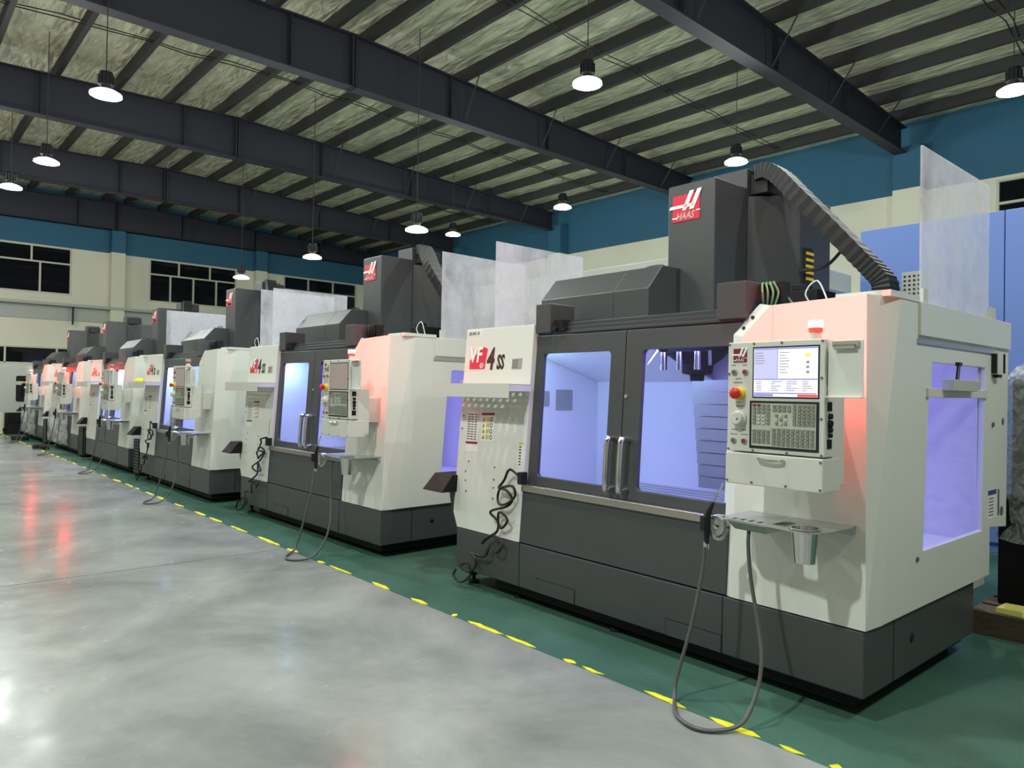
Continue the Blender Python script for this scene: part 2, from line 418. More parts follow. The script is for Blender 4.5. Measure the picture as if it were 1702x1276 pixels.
# cable tray along the far wall, ledge beneath the high windows
mb = MB().box(L, L + 0.42, YF, 9.3, 4.36, 4.46); mb.box(L, L + 0.06, YF, 9.3, 3.86, 4.36)  # lower grey strip paints the shade band under the tray
struct(mb.build('trim_3', 'grey_machine'), None)
mb = MB()
for y in (-4, -0.5, 5.6): mb.box(L + 0.3, L + 0.36, y, y + 0.06, 3.7, 4.36)
struct(mb.build('trim_4', 'beam'))
mb = MB().box(L, L + 0.12, 0.4, 9.0, 2.12, 2.2); struct(mb.build('trim_5', 'frame'))
# roof: two slopes of foil faced insulation
mb = MB()
for y0, y1 in ((YF, 7.0), (7.0, B)):
    z0, z1 = zr(y0) + 0.26, zr(y1) + 0.26
    mb.hull([(L, y0, z0), (XR, y0, z0), (XR, y1, z1), (L, y1, z1)], [(L, y0, z0 + 0.1), (XR, y0, z0 + 0.1), (XR, y1, z1 + 0.1), (L, y1, z1 + 0.1)])
struct(mb.build('ceiling', 'foil'))
# purlins (Z sections) along X
ys = [7.0 + s * (0.38 + 1.2 * k) for s in (1, -1) for k in range(16)]
for y in sorted(ys):
    if y < YF + 0.3 or y > B - 0.2: continue
    z = zr(y); p = MB()
    prof = [(y - 0.035, z), (y + 0.05, z), (y + 0.05, z + 0.014), (y - 0.021, z + 0.014), (y - 0.021, z + 0.246), (y + 0.03, z + 0.246), (y + 0.03, z + 0.26), (y - 0.035, z + 0.26)]
    prof = [(y - 0.05 + 0.0, z), (y + 0.05, z), (y + 0.05, z + 0.26), (y - 0.05, z + 0.26)]
    p.prism_x(prof, L + 0.02, XR - 0.02)
    struct(p.build('roof_purlin', 'purlin'))
# rafters: I sections, tapered towards the eaves
for i in range(7):
    xc = -0.70 - 6.0 * i + 0.0
    if xc < L: xc = L + 0.35
    for seg in ((7.0, B - 0.44, 7.42, 7.44), (YF + 0.3, 7.0, 7.24, 7.42)):
        y0, y1, zb0, zb1 = seg; r = MB()
        t0, t1 = zr(y0) - 0.004, zr(y1) - 0.004
        r.prism_x([(y0, zb0 + 0.02), (y1, zb1 + 0.02), (y1, t1 - 0.02), (y0, t0 - 0.02)], xc - 0.012, xc + 0.012)
        r.prism_x([(y0, zb0), (y1, zb1), (y1, zb1 + 0.025), (y0, zb0 + 0.025)], xc - 0.14, xc + 0.14)
        r.prism_x([(y0, t0 - 0.025), (y1, t1 - 0.025), (y1, t1), (y0, t0)], xc - 0.14, xc + 0.14)
        if y0 == 7.0:
            r.box(xc - 0.14, xc + 0.14, 6.97, 7.0, 7.40, 8.47); r.box(xc - 0.14, xc + 0.14, 7.03, 7.06, 7.40, 8.47)
        yy = y0 + 2.4
        while yy < y1 - 0.5:
            zt = zr(yy) - 0.02; zb = zb0 + (zb1 - zb0) * (yy - y0) / (y1 - y0) + 0.02
            r.box(xc - 0.13, xc + 0.13, yy, yy + 0.012, zb, zt); yy += 3.0
        struct(r.build('roof_beam', 'beam'))
    k = MB()      # fly braces from the bottom flange to the purlins
    for y in ys:
        if 8 < y < 17 and int((y - 7.38) / 1.2 + 0.5) % 2 == 0:
            for sx in (1, -1):
                k.tube([(xc + sx * 0.12, y, 7.5), (xc + sx * 0.62, y, zr(y) + 0.02)], 0.018, 4)
    struct(k.build('roof_brace', 'beam'))
# thin tie rods and cables strung under the roof in every bay
mb = MB()
for i in range(6):
    xc = -3.7 - 6.0 * i
    if xc < L: continue
    for dx in (0.0, 0.12):
        prev = None; pts = []
        for j in range(40):
            y = YF + 0.5 + j * 0.78
            if y < B - 0.3: pts.append((xc + dx + 0.05 * math.sin(j * 1.7 + dx * 9), y, zr(y) + 0.06 - 0.03 * (j % 2)))
        mb.tube(pts, 0.012, 4)
struct(mb.build('roof_tie', 'black'))

# ---------------------------------------------------------------- high bay lamps
def lamp(x, y, z, label, power=1.0):
    t = tag(empty('high_bay_light', (x, y, z)), label, 'ceiling lamp', 'high bay lamps under the roof')
    zt = zr(y) - z + 0.27
    h = MB()
    h.lathe([(0.02, 0.36), (0.09, 0.35), (0.10, 0.30), (0.10, 0.17), (0.11, 0.15), (0.07, 0.14), (0.07, 0.06)], (0, 0, 0))
    for k in range(12):
        a = 2 * math.pi * k / 12; h.box(0.105 * math.cos(a) - 0.008, 0.105 * math.cos(a) + 0.008, 0.105 * math.sin(a) - 0.008, 0.105 * math.sin(a) + 0.008, 0.16, 0.30)
    h.build('housing', 'lamp_body', t, smooth=True)
    r = MB().lathe([(0.07, 0.09), (0.16, 0.06), (0.225, 0.02), (0.225, -0.01), (0.215, -0.01), (0.2, 0.015)], (0, 0, 0), n=32)
    r.build('shade', 'lens_up', t, smooth=True)
    l = MB().lathe([(0.0, -0.022), (0.12, -0.020), (0.20, -0.012), (0.213, 0.0), (0.213, 0.006)], (0, 0, 0), n=32)
    l.build('lamp_lens', 'lens', t, smooth=True)
    c = MB().tube([(0, 0, 0.36), (0, 0, zt)], 0.008, 6); c.build('hanging_rod', 'purlin', t)
    d = bpy.data.lights.new('lamp_glow', 'AREA'); d.shape = 'DISK'; d.size = 0.26; d.energy = LAMP_W * power; d.color = (0.95, 1.0, 0.96); d.spread = math.radians(165)
    o = bpy.data.objects.new('lamp_glow', d); COL.objects.link(o); o.parent = t; o.location = (0, 0, -0.035)
    d = bpy.data.lights.new('lamp_fill', 'POINT'); d.energy = LAMP_FILL_W * power; d.color = (0.95, 1.0, 0.96); d.shadow_soft_size = 0.08
    o = bpy.data.objects.new('lamp_fill', d); COL.objects.link(o); o.parent = t; o.location = (0, 0, -0.17)
    return t
lamps = [
    (-12.4, 2.65, 5.95, 'bright high bay lamp at upper left, nearest of its row of three on the left'),
    (-17.0, 2.60, 5.95, 'bright high bay lamp at left, middle of three in its row'),
    (-19.8, 2.35, 5.95, 'bright high bay lamp at the left edge, lowest and farthest of its row of three'),
    (-7.38, 8.08, 6.2, 'bright high bay lamp on a short stem against the foil roof, upper centre'),
    (-11.9, 8.08, 4.67, 'high bay lamp on a long rod hanging left of the tall column of second machine'),
    (-16.4, 8.08, 4.70, 'high bay lamp on a long rod before the blue wall band, left of centre'),
    (-20.9, 8.08, 4.68, 'high bay lamp on a long rod beside the middle window of the far wall'),
    (-7.77, 12.98, 6.2, 'high bay lamp just above the top of the nearest machine column'),
    (-12.75, 13.1, 6.2, 'high bay lamp low over the blue back wall, left of nearest machine column'),
    (-17.35, 13.1, 6.2, 'small distant high bay lamp just right of a long rod lamp'),
    (-3.03, 12.92, 6.2, 'large high bay lamp cut by the right edge of the picture'),
]
for a in lamps: lamp(*a)
for x, y, z in ((-2.3, -1.4, 6.0), (-24.6, 2.2, 5.95), (-22.3, -1.4, 6.0), (-27.3, -1.4, 6.0), (-7.3, -1.4, 6.0), (-12.3, -1.4, 6.0), (-17.3, -1.4, 6.0), (-7.6, 2.65, 6.0), (-2.9, 2.5, 6.0), (2.2, 2.5, 6.0), (-2.3, 7.9, 6.2), (2.0, 5.0, 6.2), (-9, -6.5, 6.0)):  # unseen lamps; the far ones added to brighten the end wall
    lamp(x, y, z, 'unseen high bay lamp assumed out of view, lighting the room', 2.1 if (x, y) == (-2.3, -1.4) else (0.6 if y < -1 else 0.85))  # one lamp boosted as key for the shadows, the rest dimmed

# ---------------------------------------------------------------- milling machines
def logo(mp, s, plate_m, name, parent):
    """square plate, slanted double stroke mark and the word below; mp(u, v, w) with u, v in 0..1"""
    p = MB(); p.plate([(0, 0), (1, 0), (1, 1), (0, 1)], [], mp, 0.0, -0.004)
    p.m = 1
    for poly in ([(.36, .40), (.50, .40), (.80, 1.10), (.64, 1.10)], [(.62, .40), (.78, .40), (1.08, 1.12), (.92, 1.12)], [(-.14, .50), (.80, .50), (.84, .62), (-.07, .62)], [(-.02, .12), (.20, .12), (.22, .17), (.0, .17)], [(.86, .30), (1.02, .30), (1.03, .345), (.88, .345)]):
        p.plate(poly, [], mp, -0.0042, -0.007)
    add_text(p, 'HAAS', 0.13, 0.08, 0.36, lambda a, b, c: mp(a, b, -0.005 - c * 0.0), shear=0.3, sx=0.72, bold=0.008)
    return p.build(name, [plate_m, 'letter_white'], parent)

COIL = [(0.768, 0.907), (0.688, 0.942), (0.610, 0.856), (0.556, 0.797), (0.638, 0.815), (0.718, 0.824), (0.733, 0.756), (0.668, 0.696), (0.587, 0.686), (0.544, 0.733), (0.584, 0.791), (0.665, 0.792), (0.707, 0.736), (0.668, 0.679), (0.505, 0.621), (0.562, 0.567), (0.605, 0.512), (0.697, 0.587), (0.588, 0.624), (0.564, 0.488), (0.453, 0.417), (0.426, 0.376), (0.509, 0.444), (0.634, 0.420), (0.636, 0.368), (0.568, 0.338), (0.497, 0.388), (0.498, 0.344), (0.457, 0.291), (0.371, 0.267), (0.281, 0.278), (0.342, 0.252), (0.343, 0.189), (0.270, 0.137), (0.193, 0.168), (0.253, 0.199), (0.286, 0.113), (0.196, 0.048), (0.086, 0.072), (0.101, 0.122)]

def machine(loc, rz, label, Wd=3.122, lit=True, screen_on=True, model='4SS', work=1.0, guards=(True, True), coil=1, gun=True, hood=True, cup_label=None, code=None, conduit=True, green=False, wrap=False):
    S = (Wd - (3.122 - 1.55)) / 1.55 if Wd < 3.12 else 1.0
    def X(x): return x if x <= 0.8 else (0.8 + (x - 0.8) * S if x <= 2.35 else 0.8 + 1.55 * S + (x - 2.35))
    xo = X(1.58) - 1.58                # offset of rigid centre parts
    ro = X(2.6) - 2.6                  # offset of rigid right hand parts
    K = 0.0585
    def lean(z): return K * max(z - 0.43, 0)
    def F(u, v, w): return (X(u), lean(v) + w, v)              # leaning front, w behind it
    def FL(u, v, w): return (u, lean(v) + w, v)
    def FR(u, v, w): return (u + ro, lean(v) + w, v)
    T = tag(empty('machining_center', loc, rz), label, 'milling machine', 'milling machines in the row')
    WX = X(3.122)
    SX = WX + 0.018
    # base skirt
    b = MB(); b.box(0, WX, 0, 1.48, 0.12, 0.425)
    b.build('base_skirt', 'dark', T, bevel=0.006)
    g = MB()
    for x in (0.745, X(2.385)): g.box(x - 0.003, x + 0.003, -0.0015, 0.001, 0.125, 0.425)
    g.box(WX - 0.001, WX + 0.0015, 0.327, 0.333, 0.125, 0.425)
    g.build('panel_seam', 'black', T)
    for x in (0.93, 2.02):
        a = MB(); x0, x1 = X(x), X(x) + 0.36
        a.box(x0, x1, -0.004, 0.002, 0.125, 0.215)
        a.m = 1
        a.box(x0 - 0.004, x1 + 0.004, -0.0025, 0.002, 0.215, 0.219); a.box(x0 - 0.004, x0, -0.0025, 0.002, 0.125, 0.219); a.box(x1, x1 + 0.004, -0.0025, 0.002, 0.125, 0.219)
        a.build('access_cover', ['dark', 'black'], T)
    hk = MB().lathe([(0.0, 0.004), (0.022, 0.003), (0.026, 0.0)], (WX, 0.556, 0.287), axis='x'); hk.build('round_plug', 'black', T, smooth=True)
    c = MB(); c.box(0.42, WX - 0.07, 0.06, 1.5, 0.05, 0.118); c.build('bed_casting', 'blackmetal', T)
    for x, y in ((0.10, 0.10), (0.62, 0.12), (X(1.55), 0.12), (WX - 0.14, 0.22), (WX - 0.14, 1.36), (0.10, 1.36)):
        f = MB(); f.cyl((x, y, 0.0), (x, y, 0.022), 0.045, 0.04, 12); f.cyl((x, y, 0.02), (x, y, 0.13), 0.014, None, 8); f.cyl((x, y, 0.06), (x, y, 0.08), 0.028, None, 6)
        f.build('leveling_foot', 'blackmetal', T)
    # dark apron with a steel sill
    a = MB(); a.plate([(0.735, 0.435), (2.40, 0.435), (2.40, 0.80), (0.735, 0.80)], [], F, 0.004, 0.05); a.build('apron_panel', 'dark', T, bevel=0.003)
    s = MB(); s.plate([(0.742, 0.795), (2.40, 0.795), (2.40, 0.842), (0.742, 0.842)], [], F, -0.012, 0.06); s.build('door_sill', 'steel', T, bevel=0.004)
    # white left panel
    lp = MB(); lp.plate([(-0.028, 1.985), (-0.06, 0.54), (0.0, 0.432), (0.738, 0.432), (0.765, 1.98)], [], FL, 0.0, 0.075)
    left = lp.build('left_panel', 'white', T, bevel=0.004)
    # model badge
    bd = MB()
    bd.plate([(0.035, 1.668), (0.225, 1.668), (0.252, 1.822), (0.205, 1.838), (0.035, 1.735)], [], FL, 0.0, -0.002)
    bd.m = 1
    add_text(bd, 'VF', 0.028, 1.724, 0.165, FL, shear=0.12, sx=0.88, bold=0.004, w=-0.003)
    bd.plate(circ(0.188, 1.695, 0.021, 16), [circ(0.188, 1.695, 0.015, 16)], FL, -0.002, -0.0035)
    bd.plate([(0.178, 1.69), (0.196, 1.692), (0.197, 1.699), (0.179, 1.697)], [], FL, -0.002, -0.0035)
    bd.build('model_badge', ['badge_red', 'letter_white'], left)
    bt = MB()
    add_text(bt, model[0], 0.248, 1.668, 0.225, FL, shear=0.14, sx=0.76, bold=0.008, w=-0.001)
    if len(model) > 1: add_text(bt, model[1:], 0.368, 1.668, 0.148, FL, shear=0.12, sx=0.64, bold=0.006, w=-0.001)
    bt.build('model_lettering', 'letter_black', left)
    pl = MB(); pl.plate([(0.545, 1.662), (0.655, 1.664), (0.66, 1.74), (0.55, 1.738)], [], FL, 0.0, -0.002); pl.m = 1
    for k in range(5): pl.plate([(0.555, 1.672 + k * 0.013), (0.615, 1.672 + k * 0.013), (0.615, 1.677 + k * 0.013), (0.555, 1.677 + k * 0.013)], [], FL, -0.002, -0.003)
    pl.build('rating_plate', ['label_grey', 'button_grey'], left)
    if code:
        nt_ = MB(); nt_.plate([(-0.01, 1.925), (0.165, 1.927), (0.165, 1.972), (-0.01, 1.972)], [], FL, 0.0, -0.001); nt_.m = 1
        add_text(nt_, code, 0.0, 1.935, 0.038, FL, shear=0.35, sx=0.72, w=-0.002)
        nt_.build('handwritten_tag', ['paper', 'letter_black'], left)
    # warning labels
    w1 = MB(); w1.plate([(0.045, 1.022), (0.20, 1.028), (0.19, 1.345), (0.05, 1.34)], [], FL, 0.0, -0.0012); w1.m = 1
    for k in range(11):
        for c_ in range(3): w1.plate([(0.058 + c_ * 0.045, 1.12 + k * 0.019), (0.092 + c_ * 0.042, 1.12 + k * 0.019), (0.092 + c_ * 0.042, 1.128 + k * 0.019), (0.058 + c_ * 0.045, 1.128 + k * 0.019)], [], FL, -0.0012, -0.002)
    w1.m = 2; w1.plate([(0.047, 1.085), (0.195, 1.088), (0.195, 1.106), (0.047, 1.103)], [], FL, -0.0012, -0.002)
    w1.build('instruction_label', ['paper', 'button_grey', 'label_red'], left)
    w2 = MB(); w2.plate([(0.232, 1.115), (0.385, 1.12), (0.38, 1.335), (0.23, 1.33)], [], FL, 0.0, -0.0012); w2.m = 2
    w2.plate([(0.23, 1.312), (0.38, 1.317), (0.38, 1.335), (0.23, 1.33)], [], FL, -0.0012, -0.002)
    for k in range(4):
        zz = 1.285 - k * 0.045
        w2.m = 1; w2.plate([(0.243, zz - 0.017), (0.279, zz - 0.017), (0.261, zz + 0.017)], [], FL, -0.0012, -0.002)
        w2.plate([(0.29, zz - 0.015), (0.325, zz - 0.015), (0.325, zz + 0.015), (0.29, zz + 0.015)], [], FL, -0.0012, -0.002)
        w2.m = 3; w2.plate(circ(0.352, zz, 0.017, 12), [circ(0.352, zz, 0.011, 12)], FL, -0.0012, -0.002); w2.plate([(0.255, zz - 0.012), (0.267, zz - 0.012), (0.261, zz + 0.006)], [], FL, -0.002, -0.0026)
    w2.build('warning_label', ['paper', 'label_yellow', 'label_red', 'letter_black'], left)
    w3 = MB(); w3.plate([(0.668, 0.955), (0.715, 0.955), (0.728, 1.135), (0.682, 1.135)], [], FL, 0.0, -0.0012); w3.m = 1
    for k in range(7): w3.plate([(0.684, 0.97 + k * 0.021), (0.708, 0.97 + k * 0.021), (0.708, 0.982 + k * 0.021), (0.684, 0.982 + k * 0.021)], [], FL, -0.0012, -0.002)
    w3.m = 2; w3.plate([(0.682, 1.118), (0.726, 1.118), (0.728, 1.135), (0.682, 1.135)], [], FL, -0.0012, -0.002)
    w3.build('hazard_strip', ['paper', 'button_grey', 'label_yellow'], left)
    sc = MB()
    for u, v in ((0.10, 0.95), (0.07, 0.87), (0.075, 0.80), (0.09, 0.72), (0.42, 0.93), (0.42, 0.84), (0.42, 0.78), (0.42, 0.70), (0.0, 1.30), (-0.01, 1.2)):
        sc.plate(circ(u, v, 0.007, 8), [], FL, 0.0, -0.004)
    sc.build('panel_screw', 'button_grey', left)
    # perforated tool shelf
    sh = MB(); holes = []
    for r_ in range(3):
        for k in range(11 - r_): holes.append(circ(-0.095 + 0.078 * k + 0.039 * (r_ % 2), -0.016 + 0.0 - 0.052 * r_, 0.0175, 10))
    sh.plate([(-0.15, -0.15), (0.78, -0.15), (0.78, 0.055), (-0.15, 0.055)], holes, lambda u, v, w: (u, v, 1.545 + w), 0.0, 0.004)
    sh.box(-0.15, 0.78, -0.155, -0.149, 1.452, 1.553); sh.box(-0.15, -0.144, -0.149, 0.055, 1.50, 1.549); sh.box(0.774, 0.78, -0.149, 0.055, 1.50, 1.549)
    sh.build('tool_shelf', 'offwhite', T)
    # left side wall
    ls = MB(); ls.plate([(0.05, 0.43), (1.70, 0.43), (1.70, 0.70), (2.02, 0.70), (2.02, 1.985), (0.16, 1.985)], [], lambda u, v, w: (w - 0.02, u, v), 0.0, 0.03)
    ls.build('left_side_panel', 'white', T)
    # white right front panel with bevelled edge and angled corner
    rp = MB()
    f_in = [(2.43, 0.432), (3.128, 0.432), (3.079, 1.985), (2.59, 1.97), (2.43, 1.813)]
    f_out = [(2.345, 0.432), None, None, (2.505, 1.99), (2.345, 1.83)]
    rp.plate(f_in, [], FR, 0.0, 0.06)
    a0, a1, a2 = FR(*f_in[0], 0), FR(*f_in[4], 0), FR(*f_in[3], 0)
    b0, b1, b2 = FR(2.34, 0.432, 0.05), FR(2.34, 1.835, 0.05), FR(2.50, 1.99, 0.05)
    d0, d1, d2 = FR(*f_in[0], 0.06), FR(*f_in[4], 0.06), FR(*f_in[3], 0.06)
    rp.add([a0, a1, a2, b0, b1, b2, d0, d1, d2], [(0, 1, 4, 3), (1, 2, 5, 4), (3, 4, 7, 6), (4, 5, 8, 7)])
    e0, e1 = FR(3.128, 0.432, 0), FR(3.079, 1.985, 0)
    rp.hull([e0, (SX, 0.158, 0.432), (SX - 0.05, 0.20, 0.432)], [e1, (SX, 0.333, 1.985), (SX - 0.07, 0.36, 1.985)])
    rp.add([FR(2.59, 1.97, 0.0), FR(3.079, 1.985, 0), (SX, 0.333, 1.985), (SX, 0.56, 1.985), FR(2.59, 1.985, 0.42)], [(0, 1, 2, 3, 4)])
    rp.box(SX - 0.26, SX + 0.004, 0.2, 0.555, 1.983, 2.012)
    right = rp.build('right_front_panel', 'white', T)
    cr = MB(); cr.plate([(2.607, 1.74), (2.612, 1.74), (2.605, 1.965), (2.602, 1.965)], [], FR, 0.0, -0.0015)
    cr.build('panel_crease', 'offwhite', right)
    for u, v in ((2.43, 1.86), (2.48, 1.915)):
        hl = MB(); hl.plate(circ(u, v, 0.010, 10), [], FR, 0.02, 0.014); hl.build('panel_hole', 'black', right)
    # right side panel with sliding window
    sp = MB()
    sp.plate([(0.156, 0.432), (1.70, 0.432), (1.70, 0.72), (2.02, 0.69), (2.04, 1.985), (0.333, 1.985)],
             [[(0.64, 0.716), (1.548, 0.716), (1.572, 1.505), (0.70, 1.505)], [(0.735, 1.55), (1.582, 1.55), (1.592, 1.687), (0.745, 1.687)]], lambda u, v, w: (SX - w, u, v), 0.0, 0.03)
    side = sp.build('right_side_panel', 'white', T, bevel=0.003)
    up = MB(); up.box(SX - 0.002, SX + 0.016, 0.545, 2.03, 1.815, 1.986); up.build('upper_side_cover', 'white', side, bevel=0.003)
    rl_ = MB(); rl_.box(SX - 0.001, SX + 0.008, 0.53, 1.75, 1.775, 1.800); rl_.build('sliding_rail', 'zinc', side)
    gl = MB(); gl.box(SX - 0.022, SX - 0.014, 0.62, 1.60, 0.70, 1.70); gl.build('side_window', 'glass', side)
    hb = MB(); hb.box(SX - 0.01, SX + 0.012, 0.66, 1.60, 1.503, 1.552)
    hb.hull([(SX + 0.01, 0.86, 1.54), (SX + 0.01, 1.30, 1.54), (SX + 0.05, 1.28, 1.54), (SX + 0.05, 0.88, 1.54)], [(SX + 0.01, 0.84, 1.60), (SX + 0.01, 1.32, 1.60), (SX + 0.065, 1.30, 1.60), (SX + 0.065, 0.86, 1.60)])
    hb.build('window_grip', 'offwhite', side, bevel=0.003)
    ar = MB(); ar.tube([(SX + 0.012, 1.10, 1.69), (SX + 0.02, 1.05, 1.60)], 0.010, 6); ar.box(SX, SX + 0.02, 1.08, 1.13, 1.68, 1.70); ar.plate(circ(1.15, 1.655, 0.013, 10), [], lambda u, v, w: (SX - 0.01 + w, u, v), 0.0, 0.004)
    ar.build('window_strut', 'black', side)
    lt = MB(); lt.box(SX, SX + 0.035, 1.70, 1.80, 1.65, 1.78); lt.m = 1; lt.box(SX, SX + 0.03, 1.85, 1.865, 1.66, 1.78); lt.box(SX, SX + 0.03, 1.695, 1.705, 1.655, 1.775); lt.box(SX, SX + 0.03, 1.73, 1.8, 1.632, 1.65)
    lt.build('latch_box', ['offwhite', 'black'], side)
    lb = MB(); lb.box(SX, SX + 0.002, 1.655, 1.81, 0.77, 0.945); lb.m = 1; lb.box(SX + 0.002, SX + 0.003, 1.655, 1.81, 0.915, 0.945); lb.m = 2
    for k in range(6): lb.box(SX + 0.002, SX + 0.003, 1.67, 1.76, 0.79 + k * 0.02, 0.797 + k * 0.02)
    lb.build('rating_label', ['paper', 'label_blue', 'button_grey'], side)
    pg = MB(); pg.plate(circ(1.93, 1.36, 0.022, 12), [], lambda u, v, w: (SX + w, u, v), 0, 0.003); pg.plate(circ(1.92, 0.80, 0.03, 12), [], lambda u, v, w: (SX + w, u, v), 0, 0.003); pg.box(SX, SX + 0.004, 1.845, 1.865, 0.78, 0.94)
    pg.plate(circ(0.56, 0.685, 0.012, 10), [], lambda u, v, w: (SX + w, u, v), 0, 0.008); pg.plate(circ(1.73, 1.345, 0.014, 10), [], lambda u, v, w: (SX + w, u, v), 0, 0.01)
    pg.build('side_fastener', 'button_grey', side)
    # sliding doors
    def door(u0, u1, g0, g1, hx):
        d = MB(); D0, D1 = 0.042, 0.075
        d.plate([(u0, 0.843), (u1, 0.843), (u1, 1.895), (u0, 1.895)], [rrect(g0, 0.905, g1, 1.77, 0.03)], F, D0, D1)
        do = d.build('sliding_door', 'dark', T, bevel=0.003)
        p = MB(); p.plate(rrect(g0 - 0.015, 0.89, g1 + 0.015, 1.785, 0.03), [], F, 0.056, 0.064); p.build('door_window', 'glass', do)
        hh = MB(); xx = X(hx); pts = [(xx, lean(0.905) + 0.045, 0.905), (xx, lean(0.9) - 0.01, 0.897), (xx, lean(0.93) - 0.035, 0.925), (xx, lean(1.19) - 0.035, 1.185), (xx, lean(1.21) - 0.01, 1.215), (xx, lean(1.2) + 0.045, 1.207)]
        hh.tube(smooth_path(pts, 4), 0.019, 10); hh.build('door_handle', 'chrome', do, smooth=True)
    door(0.70, 1.588, 0.835, 1.468, 1.545)
    door(1.594, 2.47, 1.728, 2.36, 1.655)
    lk = MB().plate(circ(1.615, 1.48, 0.012, 10), [], F, 0.042, 0.034); lk.build('door_bolt', 'zinc', T)
    # header, drive boxes, hood
    h = MB(); h.box(X(0.74), X(2.47), 0.15, 0.30, 1.90, 1.955); h.box(X(0.76), X(2.45), 0.18, 0.34, 1.955, 1.985); h.box(X(0.76), X(2.45), 0.135, 0.17, 1.905, 1.925)
    h.build('header_rail', 'dark2', T, bevel=0.004)
    for x0, x1 in ((0.77, 0.92), (X(2.26), X(2.26) + 0.18)):
        m_ = MB(); m_.box(x0, x1, 0.10, 0.34, 1.915, 2.12); m_.build('door_motor_box', 'dark', T, bevel=0.005)
    cl = MB(); cl.box(0.94, 1.02, 0.12, 0.2, 1.92, 2.0); cl.box(1.0, 1.05, 0.11, 0.2, 1.92, 1.95); cl.cyl((0.97, 0.12, 1.94), (0.97, 0.09, 1.94), 0.012); cl.build('limit_switch', 'blackmetal', T)
    wr = MB()
    for k in range(4):
        bx = X(2.26) + 0.20 + 0.02 * k
        wr.tube(smooth_path([(bx, 0.25, 1.98), (bx + 0.02, 0.2 + 0.02 * k, 2.06), (bx - 0.01, 0.26, 2.12), (bx + 0.03, 0.32, 2.05), (bx + 0.06, 0.36, 1.99)], 4), 0.006, 5)
    wr.build('cable_bundle', 'green_wire' if green else 'black', T)
    jb = MB(); jb.box(X(2.26) + 0.19, X(2.26) + 0.30, 0.27, 0.35, 1.99, 2.12); jb.build('junction_box', 'blackmetal', T)
    hx0, hx1 = X(0.45), X(1.50)
    if hood:
        hd = MB(); prof = [(0.45, 1.94), (0.45, 2.21), (0.60, 2.38), (1.0, 2.38), (1.0, 1.94)]
        hd.prism_x(prof, hx0, hx0 + (hx1 - hx0) * 0.705); hd.prism_x(prof, hx0 + (hx1 - hx0) * 0.708, hx1)
        hoo = hd.build('tool_changer_hood', 'dark', T, bevel=0.004)
        hg = MB(); hg.tube(smooth_path([(hx1 - 0.28, 0.75, 2.38), (hx1 - 0.26, 0.75, 2.41), (hx1 - 0.12, 0.75, 2.41), (hx1 - 0.1, 0.75, 2.38)], 3), 0.008, 5); hg.build('lifting_handle', 'black', hoo)
    # column
    cx = xo
    cb = MB(); cb.box(1.389 + cx, 1.771 + cx, 0.80, 1.212, 1.90, 2.972); col = cb.build('head_cover', 'dark', T, bevel=0.008)
    logo(lambda u, v, w: (1.43 + cx + 0.225 * u, 0.80 + w, 2.71 + 0.185 * v), 1, 'badge_red', 'logo_plate', col)
    c2 = MB(); c2.prism_z([(1.771 + cx, 1.213), (1.997 + cx, 1.40), (2.04 + cx, 1.45), (2.04 + cx, 1.9), (1.10 + cx, 1.9), (1.10 + cx, 1.45), (1.389 + cx, 1.213)], 1.90, 2.915)
    c2.build('column_cover', 'dark2', T, bevel=0.006)
    cp = MB(); cp.box(1.48 + cx, 1.766 + cx, 1.205, 1.5, 2.9, 3.115); cp.m = 1; cp.box(1.767 + cx, 1.90 + cx, 1.25, 1.5, 2.93, 3.075)
    cp.build('column_cap', ['dark', 'black'], T, bevel=0.004)
    bt_ = MB(); bt_.box(2.041 + cx, 2.06 + cx, 1.5, 1.6, 2.3, 2.55); bt_.m = 1
    for k in range(5): bt_.box(2.058 + cx, 2.066 + cx, 1.5, 1.6, 2.32 + k * 0.045, 2.34 + k * 0.045)
    bt_.build('column_label', ['black', 'yellow'], T)
    if conduit:
        P = smooth_path([(1.80 + cx, 1.30, 3.08), (1.90 + cx, 1.28, 3.075), (2.02 + cx, 1.24, 2.99), (2.17 + cx, 1.2, 2.83), (2.375 + cx, 1.2, 2.60), (2.56 + cx, 1.2, 2.385), (2.66 + cx, 1.2, 2.27), (2.715 + cx, 1.2, 2.19), (2.70 + cx, 1.2, 2.10), (2.60 + cx, 1.19, 2.06), (2.45 + cx, 1.17, 2.05)], 7)
        cd = MB()
        vs_ = []; fs_ = []; n = 4
        for i, p in enumerate(P):
            t = (P[min(i + 1, len(P) - 1)] - P[max(i - 1, 0)]).normalized(); sd = Vector((0, 1, 0)); u = t.cross(sd).normalized()
            kk = 1.0 if i % 2 else 0.93
            for a, b in ((-1, -1), (1, -1), (1, 1), (-1, 1)): vs_.append(p + sd * 0.075 * a * kk + u * 0.055 * b * kk)
        for i in range(len(P) - 1):
            for k in range(4): fs_.append((i * 4 + k, i * 4 + (k + 1) % 4, (i + 1) * 4 + (k + 1) % 4, (i + 1) * 4 + k))
        fs_ += [(3, 2, 1, 0), tuple(range(len(vs_) - 4, len(vs_)))]
        cd.add(vs_, fs_); cd.build('cable_conduit', 'black', T)
        ck = MB(); ck.tube(smooth_path([(2.04 + cx, 1.45, 2.38), (2.2 + cx, 1.5, 2.40), (2.36 + cx, 1.45, 2.52), (2.42 + cx, 1.3, 2.54)], 5), 0.012, 6); ck.build('black_cable', 'black', T)
    # closed roof deck, added to keep light from leaking, and clutter on it
    dk = MB(); dk.box(0.0, WX, 0.34, 2.02, 1.93, 1.95); dk.box(0.1, WX - 0.1, 1.66, 2.02, 0.3, 1.93)
    dk.build('rear_enclosure', 'grey_machine', T)
